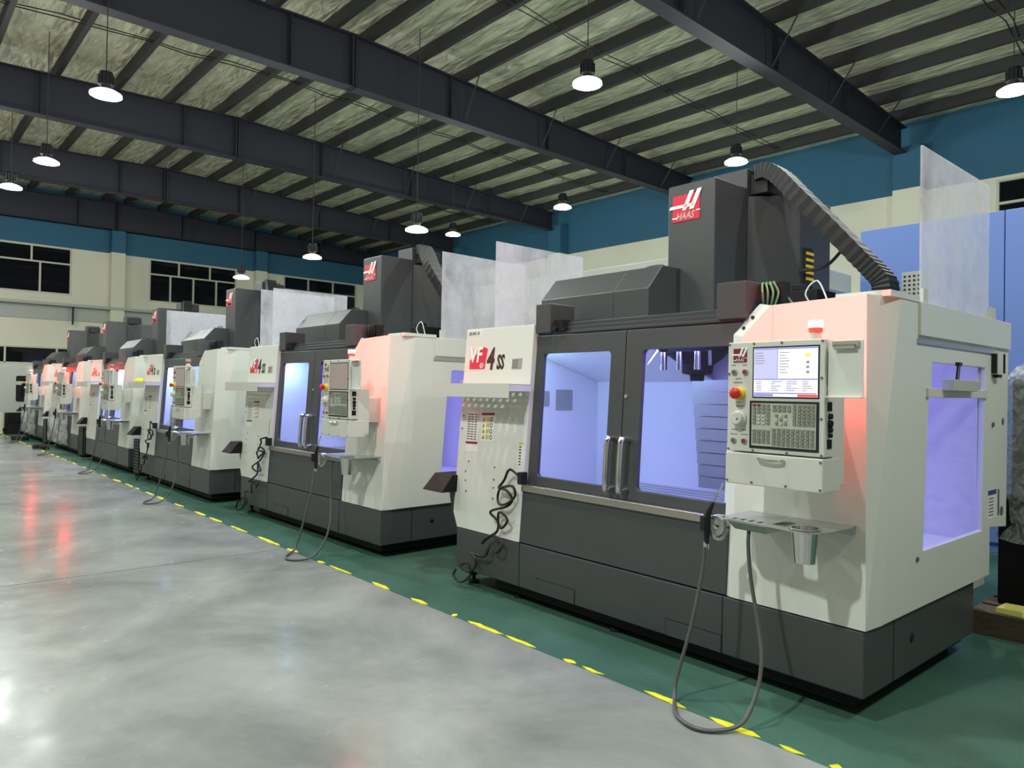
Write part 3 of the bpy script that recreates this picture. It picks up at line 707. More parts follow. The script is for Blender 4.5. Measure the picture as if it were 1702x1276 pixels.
    cl = MB(); x0 = X(2.36); cl.box(x0 - 0.16, x0 + 0.08, 0.9, 1.15, 1.951, 2.16); cl.box(x0 - 0.1, x0 + 0.0, 0.92, 1.0, 2.16, 2.2); cl.build('hydraulic_block', 'blackmetal', T, bevel=0.006)
    vb = MB(); vb.box(2.81 + ro, 2.92 + ro, 1.2, 1.32, 1.951, 2.25); vb.m = 1
    for r_ in range(7):
        for k in range(4): vb.box(2.822 + ro + k * 0.026, 2.834 + ro + k * 0.026, 1.197, 1.201, 2.06 + r_ * 0.026, 2.072 + r_ * 0.026)
    vb.build('vent_box', ['zinc', 'black'], T)
    ww = MB(); ww.tube(smooth_path([(x0 + 0.1, 0.9, 2.0), (x0 + 0.03, 0.85, 2.12), (x0 + 0.1, 0.86, 2.2), (x0 + 0.17, 0.86, 2.06), (x0 + 0.24, 0.8, 1.99)], 5), 0.005, 5); ww.build('white_hose', 'letter_white', T)
    # cloudy splash guards on top of the side walls
    if guards[1]:
        g = MB(); g.box(SX - 0.028, SX - 0.018, 0.63, 1.70, 1.99, 2.805); g.build('splash_guard', 'acrylic', T)
        gb = MB(); gb.box(SX - 0.012, SX + 0.004, 1.66, 1.76, 1.985, 2.06); gb.box(SX - 0.012, SX + 0.004, 0.60, 0.66, 1.985, 2.06); gb.build('guard_bracket', 'offwhite', T)
    if guards[0]:
        g = MB(); g.box(-0.012, -0.002, 0.36, 1.38, 1.98, 2.73); g.build('splash_guard', 'acrylic', T)
    # inside of the enclosure
    x0, x1 = 0.02, WX - 0.03
    it = MB()
    it.box(x0, WX - 0.013, 1.56, 1.60, 0.45, 1.93)
    it.hull([(x0, 0.13, 0.45), (x1, 0.13, 0.45), (x1, 1.56, 0.60), (x0, 1.56, 0.60)], [(x0, 0.13, 0.50), (x1, 0.13, 0.50), (x1, 1.56, 0.65), (x0, 1.56, 0.65)])
    it.box(x0 + 0.005, x0 + 0.02, 0.16, 1.56, 0.50, 1.93)
    it.box(x0, x1, 0.36, 0.80, 1.905, 1.928)
    it.build('enclosure_liner', 'liner', T)
    it = MB(); it.hull([(x0 + 0.03, 0.50, 1.895), (X(1.30), 0.50, 1.895), (X(1.30), 1.555, 1.60), (x0 + 0.03, 1.555, 1.60)], [(x0 + 0.03, 0.50, 1.905), (X(1.30), 0.50, 1.905), (X(1.30), 1.555, 1.61), (x0 + 0.03, 1.555, 1.61)])
    it.build('sloped_ceiling', 'liner', T)
    for y0, y1, z0, z1 in ((1.02, 1.225, 1.34, 1.52), (0.853, 0.941, 1.376, 1.506)):  # two small grey plates on the left liner wall
        MB().box(x0 + 0.02, x0 + 0.026, y0, y1, z0, z1).build('inner_plate', 'label_grey', T)
    tb = MB(); tb.box(X(0.95), X(2.35), 0.50, 1.0, 0.74, 0.80)
    for k in range(5): tb.box(X(0.95), X(2.35), 0.51 + k * 0.1, 0.585 + k * 0.1, 0.80, 0.82)
    tb.box(X(1.2), X(2.1), 0.55, 0.98, 0.55, 0.74); tb.build('work_table', 'zinc', T)
    sh_ = MB(); sx_ = 1.65 + xo
    sh_.box(sx_ - 0.19, sx_ + 0.19, 0.82, 1.30, 1.80, 1.93); sh_.lathe([(0.20, 0.30), (0.20, 0.14), (0.165, 0.10), (0.11, 0.06), (0.10, 0.0), (0.05, -0.01), (0.045, -0.05)], (sx_, 0.80, 1.64), n=24)
    sh_.build('spindle_head', 'blackmetal', T, smooth=True)
    nz = MB()
    for dx in (-0.13, 0.0, 0.14): nz.cyl((sx_ + dx, 0.60, 1.78), (sx_ + dx, 0.60, 1.66), 0.022, None, 10)
    nz.cyl((sx_ - 0.2, 0.62, 1.80), (sx_ - 0.24, 0.56, 1.70), 0.012, None, 6); nz.cyl((sx_ + 0.22, 0.62, 1.78), (sx_ + 0.25, 0.58, 1.69), 0.012, None, 6)
    nz.build('coolant_nozzle', 'chrome', T, smooth=True)
    wc = MB(); cx0, cx1 = 1.37 + xo, 1.93 + xo
    for k in range(9): wc.box(cx0, cx1, 1.24 - 0.012 * k, 1.50, 0.80 + 0.09 * k, 0.885 + 0.09 * k)
    wc.build('way_cover', 'zinc', T)
    if S > 0.9 or True:
        wl = MB(); wl.hull([(0.10, 0.22, 1.86), (1.0, 0.22, 1.86), (1.0, 0.34, 1.90), (0.10, 0.34, 1.90)], [(0.10, 0.20, 1.885), (1.0, 0.20, 1.885), (1.0, 0.33, 1.92), (0.10, 0.33, 1.92)])
        wlo = wl.build('work_light', 'worklight', T)
        d = bpy.data.lights.new('corner_glow', 'POINT'); d.energy = 2.6 * work; d.color = (0.5, 0.9, 1.0); d.shadow_soft_size = 0.04
        o = bpy.data.objects.new('corner_glow', d); COL.objects.link(o); o.parent = wlo; o.location = (0.22, 0.55, 1.72)
        for px, sz, e, colr in ((0.55, 0.8, 0.45, (0.36, 0.5, 1.0)), (X(1.6), 1.2, 0.85, (0.30, 0.25, 1.0)), (X(2.6), 0.7, 0.7, (0.30, 0.25, 1.0))):
            d = bpy.data.lights.new('work_glow', 'AREA'); d.shape = 'RECTANGLE'; d.size = sz; d.size_y = 0.14; d.energy = WORK_W * e * work; d.color = colr
            o = bpy.data.objects.new('work_glow', d); COL.objects.link(o); o.parent = wlo; o.location = (px, 0.27, 1.85); o.rotation_euler = (math.radians(22), 0, 0)
    # control pendant
    pd = MB(); pd.box(2.592 + ro, 3.072 + ro, -0.30, -0.215, 1.232, 1.752)
    pb = pd.build('control_pendant', 'offwhite', T, bevel=0.005)
    d2 = MB(); d2.box(2.61 + ro, 3.068 + ro, -0.213, -0.10, 1.10, 1.50); d2.box(2.70 + ro, 3.0 + ro, -0.213, -0.15, 1.5, 1.72); d2.box(2.78 + ro, 2.98 + ro, -0.10, 0.06, 1.2, 1.42); d2.build('pendant_housing', 'offwhite', pb, bevel=0.004)
    d3 = MB(); d3.box(2.589 + ro, 3.070 + ro, -0.307, -0.14, 1.076, 1.226); dr = d3.build('pendant_drawer', 'offwhite', pb, bevel=0.005)
    hn = MB(); hn.tube(smooth_path([(2.77 + ro, -0.305, 1.206), (2.775 + ro, -0.325, 1.203), (2.83 + ro, -0.328, 1.199), (2.885 + ro, -0.325, 1.203), (2.89 + ro, -0.305, 1.206)], 4), 0.007, 6); hn.build('drawer_pull', 'chrome', pb)
    sk = MB()
    for u, v in ((2.60, 1.742), (2.73, 1.742), (2.87, 1.742), (3.06, 1.742), (2.60, 1.24), (2.73, 1.24), (2.90, 1.24), (3.06, 1.24), (3.058, 1.58), (3.058, 1.40), (2.60, 1.60), (2.60, 1.09), (2.73, 1.09), (2.90, 1.09), (3.06, 1.09), (3.06, 1.21)):
        y_ = -0.300 if v > 1.23 else -0.307
        sk.plate(circ(u + ro, v, 0.006, 8), [], lambda a, b, w, y_=y_: (a, y_ + w, b), 0.0, -0.003)
    sk.build('pendant_screw', 'button_grey', pb)
    PF = lambda u, v, w: (u + ro, -0.300 + w, v)
    def q4(m_, a, b, c, d, w0, w1): m_.plate([(a, b), (c, b), (c, d), (a, d)], [], PF, w0, w1)
    s_ = MB()
    q4(s_, 2.725, 1.487, 3.048, 1.726, 0.0, -0.0015)
    if screen_on:
        s_.m = 1; q4(s_, 2.732, 1.494, 3.041, 1.719, -0.0015, -0.0025)
        s_.m = 2; q4(s_, 2.734, 1.578, 2.846, 1.712, -0.0025, -0.003)
        s_.m = 3; q4(s_, 2.734, 1.572, 3.040, 1.577, -0.0025, -0.003); q4(s_, 2.734, 1.712, 3.040, 1.718, -0.0025, -0.003); q4(s_, 2.734, 1.508, 3.036, 1.513, -0.0025, -0.003); q4(s_, 2.848, 1.578, 2.852, 1.712, -0.0025, -0.003); q4(s_, 2.734, 1.497, 2.83, 1.506, -0.0025, -0.003)
        s_.m = 4; q4(s_, 2.948, 1.495, 3.04, 1.506, -0.0025, -0.003)
        s_.m = 5
        rr = random.Random(5)
        for k in range(5): q4(s_, 2.738, 1.695 - k * 0.012, 2.75 + rr.uniform(0.01, 0.04), 1.698 - k * 0.012, -0.003, -0.0034)
        for k in range(8): q4(s_, 2.86, 1.695 - k * 0.013, 2.88 + rr.uniform(0.01, 0.03), 1.698 - k * 0.013, -0.0025, -0.0034)
        for k in range(5):
            for c_ in range(4): q4(s_, 2.745 + c_ * 0.075, 1.522 + k * 0.010, 2.765 + c_ * 0.075 + rr.uniform(0.0, 0.035), 1.525 + k * 0.010, -0.0025, -0.0034)
        for k in range(3): q4(s_, 2.988, 1.602 + k * 0.022, 3.002, 1.612 + k * 0.022, -0.0025, -0.0034)
        s_.m = 6; q4(s_, 2.984, 1.674, 3.006, 1.692, -0.0025, -0.0034)
    else:
        s_.m = 7; q4(s_, 2.732, 1.494, 3.041, 1.719, -0.0015, -0.0025)
    s_.build('display_screen', ['letter_black', 'screen', 'screen_left', 'screen_bar', 'screen_red', 'screen_ink', 'screen_yellow', 'screen_dim'], pb)
    kp = MB(); q4(kp, 2.713, 1.252, 3.048, 1.474, 0.0, -0.003); kp.m = 1; q4(kp, 2.724, 1.264, 3.036, 1.463, -0.003, -0.004)
    def key(u, v, w_, h_, mi): kp.m = mi; q4(kp, u, v, u + w_, v + h_, -0.004, -0.009)
    for r_ in range(6):
        for c_ in range(4): key(2.730 + c_ * 0.0235, 1.449 - r_ * 0.0165, 0.017, 0.010, 3 if (r_ == 0 and c_ < 2) else (2 if r_ < 3 else (2 if c_ in (0, 3) else 1)))
    for r_ in range(2):
        for c_ in range(4): key(2.832 + c_ * 0.0235, 1.445 - r_ * 0.018, 0.017, 0.012, 2)
    for r_ in range(3):
        for c_ in range(3): key(2.845 + c_ * 0.022, 1.402 - r_ * 0.018, 0.012, 0.011, 2 if (r_ + c_) % 2 == 0 else 1)
    for r_ in range(6): key(2.930, 1.450 - r_ * 0.0165, 0.014, 0.011, 2)
    for r_ in range(6):
        for c_ in range(4): key(2.952 + c_ * 0.021, 1.449 - r_ * 0.0165, 0.016, 0.011, 2)
    for r_ in range(4):
        for c_ in range(4): key(2.730 + c_ * 0.0235, 1.328 - r_ * 0.0165, 0.017, 0.011, 2)
    for r_ in range(5):
        for c_ in range(9): key(2.830 + c_ * 0.0228, 1.338 - r_ * 0.0165, 0.016, 0.011, 2)
    kp.build('keypad', ['letter_black', 'keyboard', 'key_tan', 'label_red'], pb)
    es = MB(); es.lathe([(0.030, 0.0), (0.030, -0.018), (0.022, -0.022)], (2.659 + ro, -0.30, 1.508), axis='y', n=24); es.m = 1
    es.lathe([(0.016, -0.02), (0.016, -0.035), (0.026, -0.038), (0.027, -0.05), (0.018, -0.058), (0.0, -0.059)], (2.659 + ro, -0.30, 1.508), axis='y', n=24)
    es.build('emergency_stop', ['yellow', 'red'], pb, smooth=True)
    jw = MB(); jw.lathe([(0.036, 0.0), (0.036, -0.012), (0.030, -0.016), (0.030, -0.036), (0.026, -0.040), (0.0, -0.040)], (2.66 + ro, -0.30, 1.388), axis='y', n=28); jw.m = 1; jw.lathe([(0.005, -0.040), (0.0, -0.045)], (2.668 + ro, -0.30, 1.386), axis='y', n=10)
    jw.build('jog_wheel', ['offwhite', 'black'], pb, smooth=True)
    for (u, v, mm) in ((2.629, 1.610, 'button_grey'), (2.687, 1.610, 'label_red'), (2.629, 1.283, 'button_grey'), (2.685, 1.282, 'label_red')):
        bb = MB(); bb.m = 1; bb.lathe([(0.015, 0.0), (0.015, -0.007), (0.011, -0.008)], (u + ro, -0.30, v), axis='y', n=18); bb.m = 0; bb.lathe([(0.0105, -0.006), (0.010, -0.012), (0.0, -0.013)], (u + ro, -0.30, v), axis='y', n=18)
        bb.build('push_button', [mm, 'zinc'], pb, smooth=True)
    tx = MB()
    for u, v, ws in ((2.613, 1.640, 0.03), (2.672, 1.640, 0.03), (2.635, 1.575, 0.035), (2.625, 1.557, 0.055), (2.645, 1.462, 0.03), (2.64, 1.445, 0.04), (2.617, 1.332, 0.035), (2.672, 1.332, 0.03), (2.610, 1.310, 0.045), (2.668, 1.310, 0.04)):
        for k in range(int(ws / 0.008)): q4(tx, u + k * 0.008, v, u + k * 0.008 + 0.005, v + 0.005, 0.0, -0.001)
    tx.build('pendant_marking', 'button_grey', pb)
    logo(lambda u, v, w: (2.622 + ro + 0.072 * u, -0.30 + w * 0.3, 1.655 + 0.066 * v), 1, 'logo_red', 'logo_plate', pb)
    sd = MB()
    for k, (r0, zz) in enumerate(((0.0, 1.455), (0.013, 1.412), (0.016, 1.380), (0.013, 1.352), (0.010, 1.328), (0.0, 1.29))):
        if r0: sd.plate(circ(-0.255, zz, r0, 10), [], lambda u, v, w: (3.072 + ro + w, u, v), 0.0, 0.012)
        else: sd.box(3.072 + ro, 3.075 + ro, -0.275, -0.235, zz - 0.02, zz + 0.02)
    sd.build('side_socket', 'blackmetal', pb)
    cbd = MB(); cbd.box(3.078 + ro, 3.228 + ro, -0.285, -0.278, 1.497, 1.742); cbd.box(3.078 + ro, 3.228 + ro, -0.305, -0.278, 1.494, 1.5); cbd.box(3.073 + ro, 3.085 + ro, -0.278, -0.225, 1.52, 1.70); cbd.build('document_holder', 'white', pb, bevel=0.002)
    cc = MB(); cc.box(3.10 + ro, 3.212 + ro, -0.298, -0.286, 1.714, 1.738); cc.tube([(3.11 + ro, -0.304, 1.714), (3.20 + ro, -0.304, 1.714)], 0.008, 8); cc.build('paper_clip', 'chrome', pb)
    bc = MB(); bx, by = 3.0 + ro, -0.245
    bc.lathe([(0.026, 1.752), (0.024, 1.786)], (bx, by, 0), n=20); bc.m = 1
    bc.lathe([(0.030, 1.787), (0.030, 1.805)], (bx, by, 0), n=20); bc.m = 2
    bc.lathe([(0.032, 1.806), (0.032, 1.834), (0.028, 1.838)], (bx, by, 0), n=20)
    bco = bc.build('signal_beacon', ['offwhite', 'beacon_red' if lit else 'red', 'beacon' if lit else 'beacon_off'], pb, smooth=True)
    if lit:
        d = bpy.data.lights.new('beacon_glow', 'POINT'); d.energy = BEACON_W; d.color = (1.0, 0.015, 0.015); d.shadow_soft_size = 0.04
        o = bpy.data.objects.new('beacon_glow', d); COL.objects.link(o); o.parent = bco; o.location = (bx + 0.02, by + 0.05, 1.85)
    # tool tray, gun, hose
    ty = MB()
    cupc = (2.965 + ro, -0.25)
    ty.plate([(2.53 + ro, 0.03), (2.53 + ro, -0.20), (2.60 + ro, -0.29), (2.86 + ro, -0.31), (2.93 + ro, -0.325), (3.0 + ro, -0.325), (3.05 + ro, -0.28), (3.07 + ro, -0.2), (3.07 + ro, 0.03)],
             [circ(cupc[0], cupc[1], 0.060, 24), rrect(2.80 + ro, -0.25, 2.87 + ro, -0.12, 0.02)] + [[(2.60 + ro + k * 0.045, -0.275), (2.622 + ro + k * 0.045, -0.277), (2.622 + ro + k * 0.045, -0.225), (2.60 + ro + k * 0.045, -0.225)] for k in range(4)], lambda u, v, w: (u, v, 0.893 + w), 0.0, 0.006)
    tr = ty.build('tool_tray', 'zinc', T)
    t2 = MB(); t2.hull([(2.60 + ro, -0.24, 0.845), (2.78 + ro, -0.25, 0.845), (2.78 + ro, -0.08, 0.845), (2.60 + ro, -0.08, 0.845)], [(2.575 + ro, -0.275, 0.892), (2.80 + ro, -0.285, 0.892), (2.80 + ro, -0.03, 0.892), (2.575 + ro, -0.03, 0.892)]); t2.build('tray_pan', 'zinc', tr, bevel=0.01)
    t3 = MB(); t3.box(2.53 + ro, 3.07 + ro, 0.0, 0.03, 0.86, 0.90); t3.build('tray_bracket', 'zinc', tr)
    ct = tag(MB().lathe([(0.0, -0.148), (0.046, -0.148), (0.0585, 0.002), (0.069, 0.004), (0.069, 0.009), (0.057, 0.009), (0.045, -0.142), (0.0, -0.142)], (0, 0, 0), n=28).build('steel_cup', 'chrome', smooth=True),
             cup_label or 'stainless cup in a tool tray of a milling machine', 'cup', 'steel cups in the tool trays')
    ct.matrix_world = Matrix.Translation(loc) @ Matrix.Rotation(rz, 4, 'Z') @ Matrix.Translation((cupc[0], cupc[1], 0.899))
    if gun:
        hs = MB(); hs.tube(smooth_path([(2.53 + ro, -0.22, 0.89), (2.50 + ro, -0.25, 0.89), (2.49 + ro, -0.27, 0.86), (2.50 + ro, -0.27, 0.80), (2.54 + ro, -0.26, 0.79), (2.56 + ro, -0.24, 0.84)], 4), 0.012, 6); hs.plate(circ(2.515 + ro, 0.85, 0.05, 16), [circ(2.515 + ro, 0.86, 0.025, 12)], lambda u, v, w: (u, -0.275 + w, v), 0.0, 0.03)
        hs.build('gun_holster', 'zinc', tr)
        gn = MB(); gn.tube([(2.484 + ro, -0.30, 0.76), (2.484 + ro, -0.30, 0.82), (2.486 + ro, -0.30, 0.90), (2.50 + ro, -0.30, 0.935), (2.52 + ro, -0.30, 0.97)], [0.012, 0.016, 0.018, 0.016, 0.009], 8); gn.box(2.475 + ro, 2.50 + ro, -0.345, -0.30, 0.83, 0.90); gn.m = 1
        gn.tube([(2.515 + ro, -0.30, 0.96), (2.57 + ro, -0.30, 1.065)], 0.005, 6); gn.cyl((2.482 + ro, -0.30, 0.77), (2.482 + ro, -0.30, 0.735), 0.013, None, 8)
        gob = gn.build('coolant_gun', ['black', 'chrome'], T)
        ho = MB(); ho.tube(smooth_path([(2.481 + ro, -0.31, 0.745), (2.475 + ro, -0.32, 0.62), (2.45 + ro, -0.37, 0.36), (2.41 + ro, -0.42, 0.12), (2.43 + ro, -0.47, 0.03), (2.53 + ro, -0.59, 0.013), (2.654 + ro, -0.635, 0.013), (2.74 + ro, -0.58, 0.013), (2.80 + ro, -0.47, 0.04), (2.81 + ro, -0.37, 0.16), (2.80 + ro, -0.32, 0.29), (2.765 + ro, -0.29, 0.42), (2.70 + ro, -0.26, 0.66), (2.67 + ro, -0.22, 0.85), (2.67 + ro, -0.1, 0.87), (2.66 + ro, 0.0, 0.86)], 6), 0.0095, 8)
        ho.build('gun_hose', 'hose_grey', gob, smooth=True)
    if coil:
        ch = MB(); ch.box(0.745, 0.785, -0.03, 0.03, 0.845, 0.93)
        rr = random.Random(coil); jit = 0.0 if coil == 1 else 0.035
        pts = []
        for i, (u, v) in enumerate(COIL):
            y = -0.04 - 0.028 * (0.5 + 0.5 * math.sin(i * 1.9)) + (0.0 if v > 0.2 else -0.02)
            pts.append((u - 0.02 + rr.uniform(-jit, jit), y + lean(v), max(0.02, v + rr.uniform(-jit, jit))))
        ch.tube(smooth_path(pts, 5), 0.0095, 6); ch.build('coiled_air_hose', 'black', T, smooth=True)
    if wrap:
        fm = MB(); rr = random.Random(9); n = 14; rows = []
        for j_ in range(7): rows.append([(0.1 + 2.2 * k / n + rr.uniform(-.03, .03), -0.03 - rr.uniform(0.0, 0.05), 0.16 + 0.13 * j_ + rr.uniform(-.03, .03)) for k in range(n + 1)])
        back = [[(a, b + 0.012, c) for a, b, c in r_] for r_ in rows]
        vs_ = [v for r_ in rows for v in r_] + [v for r_ in back for v in r_]; N = (n + 1) * 7; fs_ = []
        for j_ in range(6):
            for k in range(n):
                q0 = j_ * (n + 1) + k; fs_.append((q0, q0 + 1, q0 + n + 2, q0 + n + 1)); fs_.append((q0 + N, q0 + n + 1 + N, q0 + n + 2 + N, q0 + 1 + N))
        fm.add(vs_, fs_); fm.build('protective_film', 'film', T, smooth=True)
    # chip chute at the left side
    cz = MB(); cz.tube([(-0.16, 0.12, 0.80), (-0.10, 0.13, 0.62), (-0.02, 0.16, 0.30)], [0.085, 0.10, 0.10], 16); cz.build('chip_chute', 'dark2', T, smooth=True)
    cf = MB(); cf.hull([(-0.30, -0.13, 0.70), (-0.30, 0.12, 0.70), (-0.03, 0.12, 0.70), (-0.03, -0.13, 0.70)], [(-0.27, -0.03, 0.83), (-0.27, 0.17, 0.83), (-0.03, 0.17, 0.83), (-0.03, -0.03, 0.83)]); cf.build('chute_flange', 'blackmetal', T, bevel=0.004)
    return T

machine((-4.474, 3.465, 0), math.radians(-1.25), 'white and dark grey milling machine nearest the camera, its whole lit front in view', lit=True, code='XK-ENC-36', green=True, cup_label='stainless cup in the tool tray of the nearest milling machine')
machine((-8.575, 3.36, 0), math.radians(0.3), 'white and dark grey milling machine with red beacon, second from the camera', lit=True, screen_on=False, coil=2, cup_label='stainless cup in the tool tray of the second milling machine')
machine((-12.48, 3.26, 0), 0.0, 'white milling machine with unlit beacon, third from the camera', lit=False, screen_on=False, coil=3, work=1.3, cup_label='stainless cup in the tool tray of the third milling machine')
machine((-16.36, 3.28, 0), 0.0, 'white milling machine with a glaring work light, fourth from the camera', lit=False, screen_on=False, coil=0, work=1.6, guards=(False, True), cup_label='stainless cup in the tool tray of the fourth milling machine')
machine((-20.37, 3.30, 0), 0.0, 'small distant white milling machine, fifth in the row, with a red beacon', lit=True, screen_on=False, coil=0, work=0.3, guards=(False, False), conduit=False, wrap=True, cup_label='stainless cup in the tool tray of the fifth milling machine')
machine((-24.40, 3.30, 0), 0.0, 'farthest white milling machine of the row, half hidden behind the fifth', lit=True, screen_on=False, coil=0, work=0.3, guards=(False, False), conduit=False, wrap=True, cup_label='stainless cup in the tool tray of the farthest milling machine')

# ---------------------------------------------------------------- things around the row
g_bin = 'black perforated bins between the machines'
def chip_bin(x, y, w, d, h, label):
    t = tag(empty('chip_bin', (x, y, 0)), label, 'bin', g_bin)
    m_ = MB(); m_.box(0, w, 0, d, 0.03, h); m_.m = 1
    n = max(3, int(w / 0.05)); k = int(h / 0.05)
    for i in range(n):
        for j in range(k): m_.box((i + 0.25) * w / n, (i + 0.75) * w / n, -0.004, 0.0, 0.05 + (j + 0.2) * (h - 0.05) / k, 0.05 + (j + 0.75) * (h - 0.05) / k)
    for i in range(max(3, int(d / 0.05))):
        dd = d / max(3, int(d / 0.05))
        for j in range(k): m_.box(w, w + 0.004, (i + 0.25) * dd, (i + 0.75) * dd, 0.05 + (j + 0.2) * (h - 0.05) / k, 0.05 + (j + 0.75) * (h - 0.05) / k)
    m_.build('bin_body', ['blackmetal', 'button_grey'], t)
    for i in ((0.04, 0.04), (w - 0.04, 0.04), (0.04, d - 0.04), (w - 0.04, d - 0.04)):
        f = MB(); f.cyl((i[0], i[1], 0), (i[0], i[1], 0.035), 0.02, None, 8); f.build('bin_foot', 'black', t)
chip_bin(-13.17, 3.34, 0.32, 0.30, 0.60, 'black perforated bin in front of the gap before the third machine')
chip_bin(-17.17, 3.30, 0.42, 0.30, 0.62, 'black perforated bin beside the right end of the fifth machine')
chip_bin(-21.20, 3.30, 0.42, 0.30, 0.62, 'black perforated bin beside the right end of the farthest machine')

def heap(name, c, rx, ry, rz_, m_, seed, n=14):
    r = random.Random(seed); mb = MB(); rings = []
    for i in range(6):
        a = i / 5 * math.pi / 2; rr = math.cos(a) if i else 1.0
        rings.append([(c[0] + rx * rr * math.cos(2 * math.pi * k / n) * r.uniform(0.8, 1.1), c[1] + ry * rr * math.sin(2 * math.pi * k / n) * r.uniform(0.8, 1.1), c[2] + rz_ * math.sin(a) * r.uniform(0.8, 1.1)) for k in range(n)])
    vs_ = [v for g in rings for v in g]; fs_ = []
    for i in range(5):
        for k in range(n): fs_.append((i * n + k, i * n + (k + 1) % n, (i + 1) * n + (k + 1) % n, (i + 1) * n + k))
    fs_ += [tuple(range(n - 1, -1, -1)), tuple(range(5 * n, 6 * n))]
    mb.add(vs_, fs_); return mb.build(name, m_, smooth=True)
tag(heap('cleaning_cloth', (-12.38, 3.205, 1.556), 0.20, 0.06, 0.06, 'cloth_yellow', 4), 'crumpled bright yellow cloth on the shelf of the third machine', 'cloth')

def cable_coil(x, y, r, n, label):
    pts = []; rr = random.Random(int(-x * 10))
    for i in range(n * 14):
        a = 2 * math.pi * i / 14; q_ = r * rr.uniform(0.8, 1.1)
        pts.append((x + q_ * math.cos(a), y + q_ * 0.6 * math.sin(a), 0.014 + 0.011 * (i / 14) + rr.uniform(0, 0.012)))
    tag(MB().tube(smooth_path(pts, 3), 0.012, 6).build('cable_coil', 'black', smooth=True), label, 'cable', 'coiled cables on the floor')
cable_coil(-19.4, 2.98, 0.26, 6, 'black cable coil on the floor in front of the fifth machine')
cable_coil(-22.6, 3.0, 0.3, 7, 'black cable coil on the floor in front of the farthest machine')

# grey machine, black crate and pale box at the far left
t = tag(empty('grey_machine', (-27.0, 2.6, 0)), 'large plain grey machine with a dark window, by the far wall at left', 'machine')
a = MB(); a.plate([(-2.4, 0.1), (2.6, 0.1), (2.6, 2.10), (-2.4, 2.10)], [rrect(0.90, 0.97, 2.10, 1.69, 0.04)], lambda u, v, w: (w, u, v), 0.0, -0.06); a.box(-2.0, -0.06, -2.4, 2.6, 0.1, 2.10); a.build('machine_body', 'grey_machine', t)
a = MB(); a.plate(rrect(0.86, 0.93, 2.14, 1.73, 0.05), [rrect(0.98, 1.05, 2.02, 1.61, 0.04)], lambda u, v, w: (w, u, v), 0.02, 0.0); a.build('window_frame', 'blackmetal', t)
a = MB(); a.box(-0.03, -0.02, 0.9, 2.1, 0.97, 1.69); a.build('window_pane', 'night', t)
a = MB(); a.box(-1.9, -0.1, -2.3, 2.5, 0.0, 0.1); a.build('plinth', 'blackmetal', t)
t = tag(empty('tool_crate', (-25.9, 3.05, 0)), 'black open crate on the floor by the far grey machine', 'crate')
a = MB()
for b_ in ((0, 0.6, 0, 0.03, 0.0, 0.62), (0, 0.6, 1.02, 1.05, 0.0, 0.62), (0, 0.03, 0.03, 1.02, 0.0, 0.62), (0.57, 0.6, 0.03, 1.02, 0.0, 0.30), (0.03, 0.57, 0.03, 1.02, 0.0, 0.03)): a.box(*b_)
a.build('crate_shell', 'blackmetal', t)
a = MB(); a.lathe([(0.0, 0.031), (0.17, 0.031), (0.17, 0.42), (0.15, 0.44), (0.0, 0.44)], (-25.55, 3.80, 0)); tag(a.build('white_drum', 'letter_white', smooth=True), 'small white drum standing in the black crate', 'drum')
t = tag(empty('ventilated_box', (-25.9, 2.0, 0)), 'pale beige box with a vent grille on the floor at the left edge', 'box')
a = MB(); a.box(0, 0.6, 0, 0.95, 0.02, 0.62); a.build('box_body', 'frame', t, bevel=0.01)
a = MB()
for k in range(7): a.box(0.6, 0.606, 0.3, 0.75, 0.2 + k * 0.035, 0.22 + k * 0.035)
a.build('vent_grille', 'button_grey', t)
a = MB(); a.box(0.03, 0.57, 0.03, 0.92, 0.0, 0.02); a.build('box_base', 'black', t)
a = MB(); a.tube(smooth_path([(-25.6, 2.2, 0.636), (-25.5, 2.4, 0.66), (-25.45, 2.55, 0.64), (-25.5, 2.72, 0.65), (-25.6, 2.85, 0.636)], 5), 0.012, 6); tag(a.build('power_cable', 'black'), 'black cable draped over the pale beige vented box', 'cable')

# blue machine and grey machine behind the nearest one
t = tag(empty('blue_machine', (-3.35, 8.2, 0)), 'tall plain blue machine enclosure behind the nearest machine at right', 'machine')
for x0, x1 in ((0.0, 1.36), (1.368, 3.2), (3.208, 5.0)):
    a = MB(); a.box(x0, x1, 0, 0.04, 0.1, 3.34); a.build('blue_panel', 'blue_machine', t, bevel=0.004)
a = MB(); a.box(0.0, 5.0, 0.045, 2.0, 0.0, 3.33); a.build('machine_body', 'blue_machine', t)
t = tag(empty('grey_machine', (-7.2, 5.9, 0)), 'pale grey machine between the tall column and the blue enclosure', 'machine')
a = MB(); a.box(0, 3.8, 0, 2.2, 0.0, 2.85); a.build('machine_body', 'grey_machine', t, bevel=0.01)
a = MB(); a.box(3.8, 3.86, 0.2, 2.1, 2.56, 2.62); a.build('side_rail', 'zinc', t)
a = MB(); a.tube(smooth_path([(3.5, 0.8, 2.85), (3.5, 0.8, 2.98), (3.5, 1.0, 2.98), (3.5, 1.0, 2.85)], 4), 0.02, 6); a.build('lifting_eye', 'zinc', t)

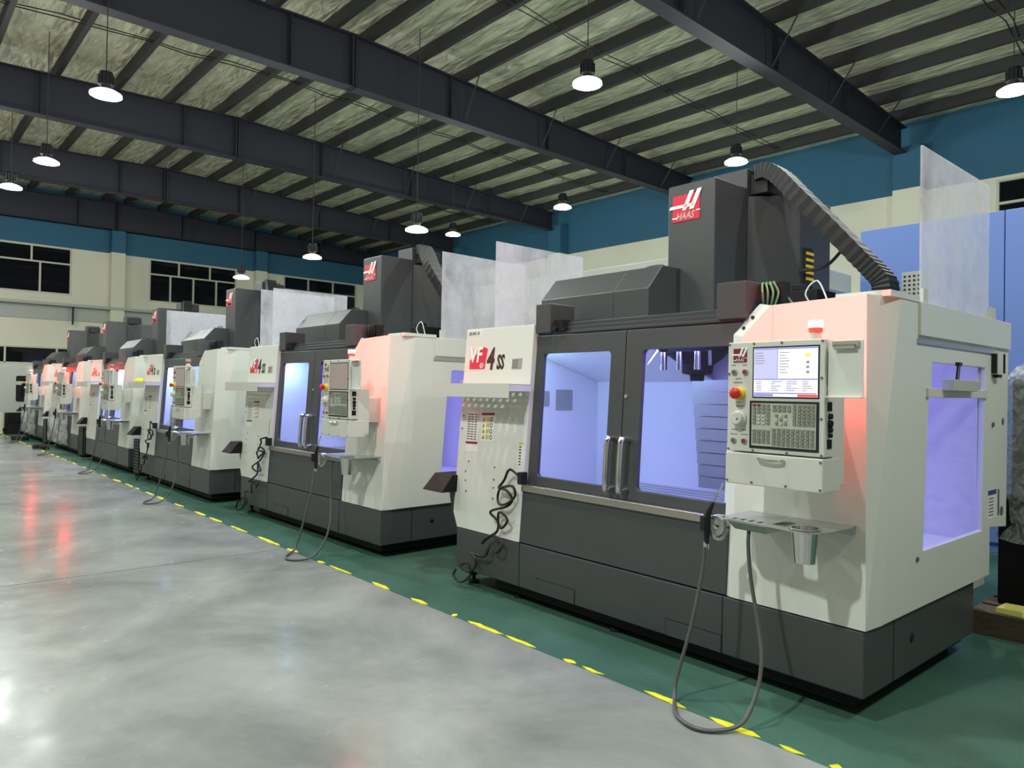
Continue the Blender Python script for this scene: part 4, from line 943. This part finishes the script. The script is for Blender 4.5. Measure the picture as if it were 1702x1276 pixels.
# pallet with a film wrapped machine at the right edge
t = tag(empty('wooden_pallet', (-1.45, 5.30, 0)), 'rough wooden pallet under the film wrapped load at right', 'pallet')
for k in range(6):
    a = MB(); a.box(0.0, 1.7, 0.0 + k * 0.25, 0.2 + k * 0.25, 0.125, 0.15); a.build('deck_board', 'wood', t)
for x in (0.0, 0.8, 1.6):
    a = MB(); a.box(x, x + 0.1, 0.0, 1.45, 0.0, 0.1249); a.build('pallet_bearer', 'wood', t)
a = MB(); a.box(0.101, 0.799, 0.0, 0.03, 0.0, 0.124); a.build('pallet_board', 'wood', t)
t = tag(empty('wrapped_load', (-1.42, 5.52, 0.15)), 'machine parts wrapped in clear stretch film on the pallet at right', 'wrapped load')
a = MB(); a.box(0.04, 1.4, 0.08, 1.0, 0.0, 0.70); a.build('load_base', 'blackmetal', t, bevel=0.01)
a = MB(); a.box(0.10, 0.5, 0.15, 0.9, 0.70, 1.48); a.m = 1; a.box(0.18, 0.75, 0.2, 0.8, 0.70, 1.55); a.m = 2; a.box(0.6, 1.3, 0.2, 0.9, 0.7, 1.3); a.build('load_body', ['button_grey', 'grey_machine', 'wood'], t)
rr = random.Random(11); a = MB(); rings = []
for j in range(13):
    z = 0.42 + j * 0.105; ring = []
    for k in range(36):
        an = 2 * math.pi * k / 36; cx_, sy_ = math.cos(an), math.sin(an)
        sq = 1.0 / max(abs(cx_), abs(sy_)) ** 0.82; tp = 1.0 - 0.04 * j / 12 if j < 11 else (0.86 if j == 11 else 0.6)
        ring.append((0.70 + 0.70 * cx_ * sq * tp + rr.uniform(-0.02, 0.02), 0.53 + 0.52 * sy_ * sq * tp + rr.uniform(-0.02, 0.02), z + rr.uniform(-0.02, 0.02)))
    rings.append(ring)
vs_ = [v for g in rings for v in g]; fs_ = [(i * 36 + k, i * 36 + (k + 1) % 36, (i + 1) * 36 + (k + 1) % 36, (i + 1) * 36 + k) for i in range(12) for k in range(36)] + [tuple(range(12 * 36, 13 * 36))]
a.add(vs_, fs_); a.build('stretch_film', 'film', t, smooth=True)
for x in (0.22, 0.95):
    a = MB(); a.box(x, x + 0.03, 0.068, 0.078, 0.0, 0.72); a.build('green_strap', 'strap_green', t)
a = MB(); a.hull([(-1.33, 5.33, 0.151), (-1.17, 5.32, 0.151), (-1.15, 5.46, 0.151), (-1.31, 5.47, 0.151)], [(-1.32, 5.34, 0.186), (-1.18, 5.33, 0.19), (-1.16, 5.45, 0.20), (-1.30, 5.46, 0.195)])
tag(a.build('foam_block', 'foam', bevel=0.004), 'small pale yellow foam block on the front edge of the wooden pallet', 'foam block')
